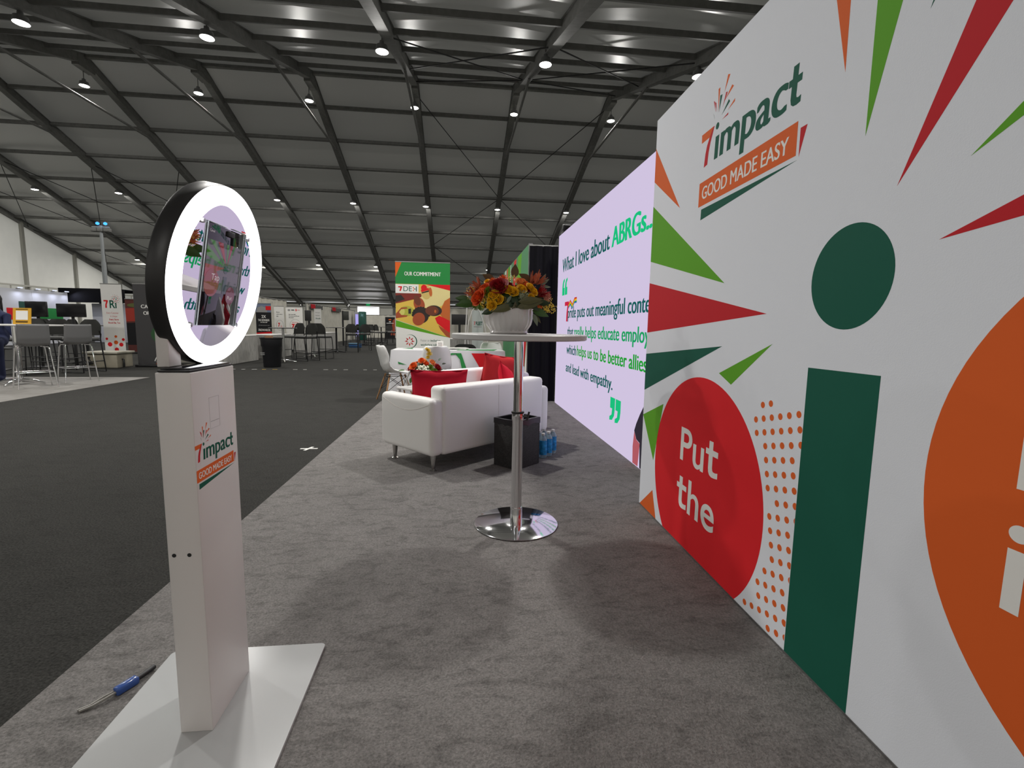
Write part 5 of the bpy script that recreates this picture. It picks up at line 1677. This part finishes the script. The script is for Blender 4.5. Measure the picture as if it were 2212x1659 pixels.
def bar_chair(label, loc, rz):
    t = thing('bar_chair', label, 'bar stool', loc, rz, 'grey moulded bar chairs at the high table')

    def fn(s, tt_):
        a = (s - 0.5) * 2
        prof = [(0.19, 0.695), (0.10, 0.690), (0.0, 0.672), (-0.10, 0.678), (-0.16, 0.715), (-0.19, 0.80), (-0.205, 0.90), (-0.225, 1.04)]
        k = tt_ * 7
        i = min(int(k), 6)
        q = k - i
        y, z = [prof[i][c] * (1 - q) + prof[i + 1][c] * q for c in range(2)]
        w = 0.20 - 0.022 * max(0, tt_ - 0.6)
        return (a * w, y + 0.02 * a * a * tt_, z + 0.045 * a * a * (1 - tt_))
    mb = MB()
    mb.grid(fn, 10, 28)
    sh = mb.build('seat_shell', SHG, t, True, False)
    md = sh.modifiers.new('thick', 'SOLIDIFY')
    md.thickness = 0.012
    for sx in (-1, 1):
        for sy in (-1, 1):
            MB().path([(sx * 0.12, sy * 0.08, 0.675), (sx * 0.17, sy * 0.13, 0.672), (sx * 0.185, sy * 0.15, 0.63), (sx * 0.235, sy * 0.20, 0.0)], 0.010, 8).build('leg', CHROME, t, True)
    for a, bb in (((-1, -1), (1, -1)), ((1, -1), (1, 1)), ((1, 1), (-1, 1)), ((-1, 1), (-1, -1))):
        MB().tube((a[0] * 0.214, a[1] * 0.179, 0.26), (bb[0] * 0.214, bb[1] * 0.179, 0.26), 0.007, n=8).build('foot_rail', CHROME, t, True)
    return t


bar_chair('grey moulded bar chair in front of the yellow sign, its back to us', (-6.93, 8.68, 0.005), math.radians(48))
bar_chair('grey moulded bar chair on the right, beside the first one', (-6.93, 9.58, 0.005), math.radians(52))
ys_ = thing('table_sign', 'yellow sign with a blank white square standing on the high table', 'sign', (-7.17, 8.84, 1.036))
MB().box(-0.135, 0.135, -0.006, 0.006, 0.0, 0.27, T(0, 0, 0.001, rx=-0.12)).build('sign_panel', mat('sign_yellow', (0.62, 0.33, 0.02), 0.5), ys_)
f = Frame((0, -0.0065, 0.001), (1, 0, 0), (0, 0.12, 0.993), ys_)
f.poly('printed_square', [(-0.088, 0.075), (0.092, 0.075), (0.092, 0.225), (-0.088, 0.225)], P_WHITE, 0.002)
for z in (0.245, 0.045, 0.03):
    f.poly('printed_line', [(-0.09, z), (0.09, z), (0.09, z + 0.009), (-0.09, z + 0.009)], P_BLACK, 0.002)
MB().box(-0.13, 0.13, 0.0, 0.09, 0.0, 0.004).build('sign_foot', MATS['sign_yellow'], ys_)

# person seated at the left edge
ps = thing('person', 'person in a dark blue top sitting at the far left edge behind the high table', 'person', (-8.36, 9.78, 0.005))


def skin_obj(name, chain, m, parent):
    """chain: list of (pos, radius, parent index)"""
    bm = bmesh.new()
    lay = bm.verts.layers.skin.verify()
    vs = []
    for (p, r, par) in chain:
        v = bm.verts.new(p)
        v[lay].radius = (r, r) if not isinstance(r, tuple) else r
        vs.append(v)
        if par is not None:
            bm.edges.new((vs[par], v))
    vs[0][lay].use_root = True
    me = bpy.data.meshes.new(name)
    bm.to_mesh(me)
    bm.free()
    me.materials.append(m)
    o = link(name, me, parent)
    o.modifiers.new('skin', 'SKIN').use_smooth_shade = True
    s = o.modifiers.new('sub', 'SUBSURF')
    s.levels = 1
    s.render_levels = 2
    return o


SKINM = mat('skin_tone', (0.30, 0.14, 0.09), 0.55)
NAVY = mat('navy_cloth', (0.012, 0.018, 0.06), 0.85)
KHAKI = mat('brown_trousers', (0.10, 0.065, 0.045), 0.85)
skin_obj('body', [((0, 0, 0.74), 0.15, None), ((0, 0.0, 0.92), 0.145, 0), ((0, 0.01, 1.10), 0.16, 1), ((0, 0.02, 1.20), 0.12, 2), ((0, 0.03, 1.27), 0.055, 3), ((0, 0.02, 1.33), 0.06, 4),
                  ((0.17, 0.02, 1.17), 0.065, 3), ((0.23, -0.05, 0.96), 0.052, 6), ((0.30, -0.02, 0.80), 0.040, 7), ((0.335, 0.03, 0.775), 0.032, 8),
                  ((-0.17, 0.02, 1.17), 0.065, 3), ((-0.22, -0.06, 0.95), 0.052, 10), ((-0.16, -0.24, 0.93), 0.040, 11),
                  ((0.10, -0.06, 0.72), 0.11, 0), ((0.24, -0.30, 0.70), 0.085, 13), ((0.24, -0.28, 0.30), 0.06, 14), ((0.24, -0.26, 0.08), 0.045, 15), ((0.26, -0.36, 0.04), 0.045, 16),
                  ((-0.10, -0.06, 0.72), 0.11, 0), ((-0.14, -0.38, 0.70), 0.085, 18), ((-0.14, -0.36, 0.30), 0.06, 19), ((-0.14, -0.34, 0.08), 0.045, 20), ((-0.14, -0.44, 0.04), 0.045, 21)], NAVY, ps)
hd = MB()
hd.lathe([(0.0, -0.115), (0.04, -0.11), (0.062, -0.07), (0.078, 0.0), (0.078, 0.05), (0.055, 0.10), (0.0, 0.12)], 20, (0, -0.01, 1.455), lambda a, z: 1 + 0.12 * abs(math.sin(a)))
hd.build('head', SKINM, ps, True)
hr = MB()
hr.lathe([(0.086, -0.03), (0.094, 0.03), (0.07, 0.105), (0.0, 0.135)], 20, (0, 0.018, 1.458), lambda a, z: 1 + 0.12 * abs(math.sin(a)))
hr.lathe([(0.0, -0.02), (0.08, 0.0), (0.09, 0.06), (0.05, 0.12), (0.0, 0.13)], 16, (0, 0.035, 1.41))
hr.build('hair', mat('dark_hair', (0.008, 0.007, 0.008), 0.6), ps, True)
fc = MB()
fc.lathe([(0.0, -0.02), (0.012, -0.012), (0.006, 0.02), (0.0, 0.025)], 8, (0, -0.108, 1.45))
fc.build('nose', SKINM, ps, True)
for s in (-1, 1):
    MB().lathe([(0.0, -0.008), (0.010, 0.0), (0.0, 0.008)], 8, (s * 0.03, -0.092, 1.468)).build('eye', mat('eye_dark', (0.02, 0.015, 0.015), 0.3), ps, True)
MB().box(-0.022, 0.022, -0.096, -0.088, 1.402, 1.408).build('mouth', mat('lip', (0.25, 0.07, 0.06), 0.5), ps)
# lower body clothing and hands as separate small parts
for hx, hy, hz_, sgn in ((0.35, 0.05, 0.775, 1), (-0.15, -0.29, 0.93, -1)):
    hm = MB()
    hm.path([(hx - 0.02 * sgn, hy - 0.04, hz_), (hx, hy, hz_)], [0.028, 0.030], 8)
    for q in range(4):
        hm.path([(hx - 0.022 + 0.014 * q, hy, hz_), (hx - 0.022 + 0.015 * q, hy + 0.035 * (1 if sgn > 0 else -1), hz_ - 0.01), (hx - 0.022 + 0.015 * q, hy + (0.058 + 0.006 * (q % 3)) * (1 if sgn > 0 else -1), hz_ - 0.03)], 0.0085, 6)
    hm.path([(hx - 0.028 * sgn, hy - 0.015, hz_), (hx - 0.05 * sgn, hy + 0.01, hz_ - 0.005), (hx - 0.05 * sgn, hy + 0.03, hz_ - 0.02)], 0.009, 6)
    hm.build('hand', SKINM, ps, True)
rs = thing('round_stool', 'round black stool under the person at the far left edge', 'stool', (-8.36, 9.78, 0.005))
MB().lathe([(0.0, 0.56), (0.17, 0.56), (0.18, 0.575), (0.17, 0.59), (0.0, 0.592)], 24).build('seat', BLACK, rs, True)
MB().tube((0, 0, 0.015), (0, 0, 0.56), 0.03).build('column', CHROME, rs)
MB().lathe([(0.0, 0.0), (0.2, 0.0), (0.2, 0.01), (0.0, 0.02)], 24).build('foot', CHROME, rs, True)

# ---------------------------------------------------------------- left background
pb = thing('power_box', 'low beige power distribution box on the carpet in front of the slim 7Ri banner', 'power box', (-8.42, 12.62, 0), math.radians(2))
BEI = mat('beige_metal', (0.34, 0.31, 0.24), 0.55, noise=0.08, nscale=6)
rbox('box_body', -0.30, 0.36, -0.30, 0.30, 0.0, 0.335, 0.015, BEI, pb)
rbox('lid', -0.35, 0.40, -0.34, 0.34, 0.336, 0.385, 0.012, mat('beige_lid', (0.42, 0.40, 0.33), 0.5), pb)
MB().lathe([(0.0, 0.0), (0.028, 0.0), (0.028, 0.03), (0.0, 0.03)], 14).build('socket', BLACK, pb).matrix_local = T(-0.23, -0.30, 0.245, rx=PI / 2)
MB().path([(-0.23, -0.33, 0.245), (-0.19, -0.36, 0.22), (-0.16, -0.35, 0.14), (-0.20, -0.35, 0.09), (-0.22, -0.36, 0.01)], 0.012, 8).build('cable', BLACK, pb, True)
rbox('plug_block', -0.25, -0.13, -0.36, -0.315, 0.10, 0.14, 0.006, BLACK, pb, 2)
MB().path([(0.362, -0.10, 0.20), (0.40, -0.12, 0.19), (0.41, -0.13, 0.10), (0.40, -0.12, 0.01)], 0.02, 8).build('cable', BLACK, pb, True)

t, f = roll_banner('slim white banner with a 7Ri logo and red dots behind the beige power box', -8.93, 13.3, 0.48, 0.3, 2.03, P_WHITE)
f.poly('printed_seven', [(0.05, 1.635), (0.15, 1.635), (0.15, 1.60), (0.12, 1.52), (0.12, 1.44), (0.08, 1.44), (0.085, 1.52), (0.11, 1.60), (0.05, 1.60)], P_BRED)
f.text('printed_letters', 'R\u0131', 0.185, 0.345, 1.44, P_TEAL, cap=0.195, bold=0.02)
for k in range(28):
    a, rr = k * 2.39996, 0.021 * math.sqrt(k + 1)
    f.disc('printed_speck', 0.325 + rr * 1.0 * math.cos(a), 1.655 + rr * 1.15 * math.sin(a), 0.013 - 0.0003 * k, P_RED if k % 3 else P_TEAL, 0.001, 8)
for k, s in enumerate(('Every Customer', 'Is Unique', 'Every Store', 'Should Be, Too')):
    f.text('printed_words', s, [0.10, 0.18, 0.15, 0.12][k], [0.38, 0.34, 0.37, 0.40][k], 1.295 - 0.082 * k, P_RED, cap=0.042, bold=0.0 if k < 2 else 0.03)
for u, v, r_ in ((0.055, 0.66, 0.03), (0.27, 0.72, 0.033), (0.44, 0.645, 0.036), (0.12, 0.52, 0.055), (0.265, 0.57, 0.05), (0.385, 0.515, 0.05), (0.27, 0.39, 0.05)):
    f.disc('printed_dot', u, v, r_, P_ORANGE if v > 0.54 and u > 0.2 and u < 0.3 else P_BRED, 0.001, 18)
t, f = roll_banner('charcoal banner reading CANADA OPERATIONS beside the ring light', -7.84, 12.75, 0.95, 0.3, 2.01, mat('charcoal_print', (0.045, 0.043, 0.045), 0.6))
f.text('printed_words', 'CANADA', 0.155, 0.66, 1.435, P_WHITE, cap=0.085, bold=0.0, fat=0.03)
f.text('printed_words', 'OPERATIONS', 0.20, 0.86, 1.275, P_WHITE, cap=0.085, bold=0.0, fat=0.03)
f.poly('printed_glow', [(0.36, 1.55), (0.6, 1.5), (0.95, 1.45), (0.95, 1.75), (0.5, 1.7)], mat('maroon_print', (0.09, 0.015, 0.012), 0.6), 0.0006)
f.poly('printed_emblem', [(0.335, 1.86), (0.45, 1.86), (0.45, 1.83), (0.335, 1.83)], P_WHITE, 0.001)
f.poly('printed_emblem', [(0.34, 1.82), (0.45, 1.82), (0.45, 1.775), (0.34, 1.775)], P_ORANGE, 0.001)
f.poly('printed_emblem', [(0.34, 1.765), (0.45, 1.765), (0.42, 1.66), (0.36, 1.66)], P_GREEN, 0.001)
f.poly('printed_emblem', [(0.32, 1.66), (0.46, 1.62), (0.46, 1.60), (0.33, 1.63)], P_WHITE, 0.001)
f.disc('printed_glow', 0.52, 0.80, 0.18, mat('green_print_dim', (0.02, 0.085, 0.025), 0.6), 0.0006, 24, 0.2)
for k in range(4):
    r0, r1 = 0.62 - 0.05 * k, 0.60 - 0.05 * k
    arc = [(0.95 + r0 * math.cos(math.radians(q)), -0.1 + r0 * 1.05 * math.sin(math.radians(q))) for q in range(110, 162, 4)]
    arc2 = [(0.95 + r1 * math.cos(math.radians(q)), -0.1 + r1 * 1.05 * math.sin(math.radians(q))) for q in range(158, 106, -4)]
    f.poly('printed_arc', arc + arc2, P_WHITE, 0.0016)
f.poly('printed_corner', [(0.40, 0.062), (0.95, 0.062), (0.95, 0.55), (0.62, 0.45)], mat('rust_print2', (0.20, 0.04, 0.015), 0.6), 0.001)
drape_run('pale drape wall behind the charcoal CANADA banner', [(-8.05, 13.6), (-6.95, 14.1)][::-1], 2.2)

pw2 = thing('booth_partition', 'long white booth partition on the far left, lit from above', 'partition', (0, 0, 0))
PW = mat('partition_white', (0.62, 0.63, 0.68), 0.6)
for k in range(8):
    ya = 10.0 + 2.0 * k
    MB().box(-19.05, -18.95, ya + 0.004, ya + 1.996, 0.01, 2.43).build('partition_panel', PW, pw2)
f = Frame((-18.95, 26.0, 0), (0, 1, 0), (0, 0, 1), pw2)
f2 = Frame((-18.949, 10.0, 0), (0, -1, 0), (0, 0, 1), pw2)
for m, ya, yb, z0, z1 in ((P_BRED, 22.7, 23.3, 1.1, 1.6), (mat('partition_dark_green', (0.01, 0.06, 0.04), 0.6), 23.3, 24.2, 1.55, 1.9), (P_GREEN, 24.2, 25.6, 1.15, 1.65)):
    MB().box(-18.945, -18.94, ya, yb, z0, z1).build('printed_block', m, pw2)
for y in (23.2, 24.1, 25.0, 25.7):
    lt = MB().box(-18.85, -18.80, y, y + 0.2, 2.46, 2.5)
    lt.build('picture_light', emat('cool_led', (0.75, 0.8, 1.0), 1.2), pw2)
    MB().box(-19.0, -18.83, y + 0.09, y + 0.11, 2.43, 2.46).build('light_arm', ALU, pw2)
    ld = bpy.data.lights.new('wash', 'AREA')
    ld.size = 0.2
    ld.energy = 5.0
    ld.color = (0.78, 0.82, 1.0)
    lo = bpy.data.objects.new('wash_light', ld)
    COL.objects.link(lo)
    lo.parent = pw2
    lo.location = (-18.7, y + 0.1, 2.44)
    lo.rotation_euler = (0, math.radians(-25), 0)
cn = thing('dark_canopy', 'black booth canopy behind the white partition on the left', 'canopy', (0, 0, 0))
rbox('valance', -19.4, -16.6, 26.05, 26.4, 2.0, 2.68, 0.02, BLACKCLOTH, cn, 2)
rbox('roof_panel', -19.4, -16.6, 26.4, 28.8, 2.6, 2.68, 0.02, BLACKCLOTH, cn, 2)
for x in (-19.3, -16.75):
    for y in (26.15, 28.7):
        MB().box(x - 0.05, x + 0.05, y - 0.05, y + 0.05, 0, 2.6).build('post', BLACK, cn)
t = thing('white_partition', 'plain white partition under the black canopy', 'partition', (0, 0, 0))
for xa, xb in ((-18.6, -17.75), (-17.74, -16.9)):
    rbox('panel', xa, xb, 27.0, 27.08, 0.0, 1.98, 0.01, PW, t, 2)
t, f = roll_banner('red and black banner reading ASSET PROTECTION behind the 7Ri banner', -11.35, 18.0, 0.95, 0.3, 1.86, mat('rust_black', (0.10, 0.02, 0.015), 0.6))
f.poly('printed_red_field', [(0.0, 1.1), (0.95, 1.15), (0.95, 1.6), (0.0, 1.55)], mat('brick_print', (0.36, 0.03, 0.015), 0.6), 0.001)
f.poly('printed_dark_field', [(0.0, 0.3), (0.95, 0.3), (0.95, 1.1), (0.0, 1.05)], P_BLACK, 0.001)
f.disc('printed_emblem', 0.36, 1.66, 0.30, mat('olive_print', (0.10, 0.12, 0.03), 0.6), 0.002, 24, 0.07)
f.text('printed_words', 'ASSET', 0.20, 0.66, 1.33, P_WHITE, cap=0.075, bold=0.0, fat=0.03)
f.text('printed_words', 'PROTECTION', 0.05, 0.90, 1.20, P_WHITE, cap=0.075, bold=0.0, fat=0.03)


def monitor(label, loc, w, h, z, rz=0.0):
    t = thing('monitor_stand', label, 'monitor', loc, rz)
    rbox('screen', -w / 2, w / 2, -0.03, 0.03, z, z + h, 0.008, mat('screen_black', (0.010, 0.010, 0.011), 0.25), t, 2)
    MB().tube((0, 0.03, 0.02), (0, 0.03, z + 0.1), 0.03).build('pole', BLACK, t)
    rbox('foot', -0.22, 0.22, -0.16, 0.16, 0.0, 0.02, 0.005, BLACK, t, 2)


monitor('black monitor on a thin pole above the yellow sign', (-9.80, 12.5, 0), 0.42, 0.36, 1.18, 0.1)
monitor('wide black monitor between the white partition and the 7Ri banner', (-9.06, 12.5, 0), 0.63, 0.31, 1.19, -0.05)
monitor('black monitor cut off at the far left edge', (-10.05, 11.6, 0), 0.5, 0.36, 1.2, 0.2)
# folding style stools behind the bar set
for x, y, a, lb in ((-8.75, 10.85, 170, 'black counter stool behind the gap between the grey bar chairs'), (-8.05, 11.32, 75, 'black counter stool left of the beige power box, seen from the side'), (-10.2, 13.7, 160, 'black counter stool under the wide black monitor'), (-9.5, 11.98, 185, 'black counter stool behind the yellow sign'), (-8.9, 11.72, 60, 'black counter stool between the two black monitors')):
    stool(lb, (x, y, 0), math.radians(a))
bar_table('round bar table among the black stools left of the 7Ri banner', (-9.55, 13.6, 0), 0.42, 1.0, 2)
lt = thing('light_tower', 'tall slim light mast with blue lamps rising on the left', 'light mast', (-19.85, 30.0, 0))
MB().tube((0, 0, 0.0), (0, 0, 4.4), 0.11, n=12).build('lower_mast', mat('mast_grey', (0.34, 0.36, 0.37), 0.45, 0.4), lt)
MB().tube((0, 0, 4.4), (0, 0, 6.4), 0.08, n=12).build('upper_mast', MATS['mast_grey'], lt)
MB().tube((-0.45, 0, 6.3), (0.45, 0, 6.3), 0.04, n=8).build('crossbar', MATS['mast_grey'], lt)
for x in (-0.33, 0.0, 0.33):
    rbox('lamp_head', x - 0.15, x + 0.15, -0.12, 0.12, 6.05, 6.25, 0.03, ALU, lt)
for x in (-0.12, 0.28):
    MB().lathe([(0.0, -0.09), (0.08, -0.05), (0.09, 0.03), (0.0, 0.09)], 12, (x, -0.05, 6.5)).build('blue_lamp', emat('blue_glow', (0.05, 0.3, 1.0), 2.5), lt, True)
MB().lathe([(0.0, 0.0), (0.6, 0.0), (0.6, 0.08), (0.2, 0.2), (0.0, 0.2)], 16).build('base', BLACK, lt)

# ---------------------------------------------------------------- right background: fleet display
t = thing('fleet_sign', 'pale board reading 7FLEET inside a white arched frame', 'sign', (0.42, 14.0, 0))
rbox('board', 0.0, 0.33, -0.01, 0.01, 0.0, 1.58, 0.008, mat('pale_board', (0.55, 0.60, 0.58), 0.5), t, 2)
f = Frame((0, -0.01, 0), (1, 0, 0), (0, 0, 1), t)
f.text('printed_words', '7', 0.05, 0.10, 1.16, P_BRED, cap=0.10, bold=0.0, fat=0.03)
f.text('printed_words', 'FLEET', 0.11, 0.30, 1.16, P_TEAL, cap=0.10, bold=0.04)
f.poly('printed_line', [(0.05, 1.10), (0.28, 1.10), (0.28, 1.12), (0.05, 1.12)], P_GREY, 0.001)
fr = MB()
fr.path([(-0.06, -0.05, 0.0), (-0.13, -0.05, 0.9), (-0.10, -0.05, 1.25), (0.0, -0.05, 1.55), (0.10, -0.05, 1.70), (0.22, -0.05, 1.55), (0.36, -0.05, 1.15), (0.45, -0.05, 0.7), (0.46, -0.05, 0.0)], 0.013, 8)
fr.build('arched_frame', WHITE, t, True)
t = thing('dark_display', 'black display screen behind the commitment banner on the right', 'screen', (0.07, 16.5, 0))
rbox('screen_panel', -0.27, 0.27, -0.03, 0.03, 1.17, 1.52, 0.01, BLACK, t, 2)
MB().tube((0, 0.0, 0.02), (0, 0, 1.2), 0.04).build('pole', BLACK, t)
rbox('foot', -0.2, 0.2, -0.2, 0.2, 0, 0.02, 0.004, BLACK, t, 2)
t = thing('white_pole_frame', 'thin white pole rising beside the fleet sign', 'pole', (0.18, 13.0, 0))
MB().tube((0, 0, 0), (0.09, 0, 2.05), 0.016).build('pole', WHITE, t)
rbox('foot', -0.12, 0.12, -0.12, 0.12, 0, 0.02, 0.004, WHITE, t, 2)
t = thing('black_chair', 'rounded black chair back behind the clothed table', 'chair', (0.16, 9.75, ZC))
MB().lathe([(0.0, 0.40), (0.22, 0.40), (0.24, 0.43), (0.22, 0.46), (0.0, 0.46)], 24).build('seat', BLACK, t, True)
mb = MB()
for sg in (-1, 1):
    mb.grid(lambda s, q: (0.27 * math.sin((s - 0.5) * 2.6), 0.20 - 0.10 * math.cos((s - 0.5) * 2.6) * 0 - 0.12 * abs(s - 0.5) + 0.012 * sg, 0.5 + 0.25 * q * (1 - 0.9 * (abs(s - 0.5) * 2) ** 4)), 16, 6)
mb.build('backrest', BLACK, t, True, False)
for k in range(4):
    a = PI / 4 + k * PI / 2
    MB().tube((0.2 * math.cos(a), 0.2 * math.sin(a), 0), (0.15 * math.cos(a), 0.15 * math.sin(a), 0.41), 0.012).build('leg', BLACK, t)
for s in (-1, 1):
    MB().tube((s * 0.14, 0.16, 0.43), (s * 0.16, 0.185, 0.56), 0.012).build('back_support', BLACK, t)
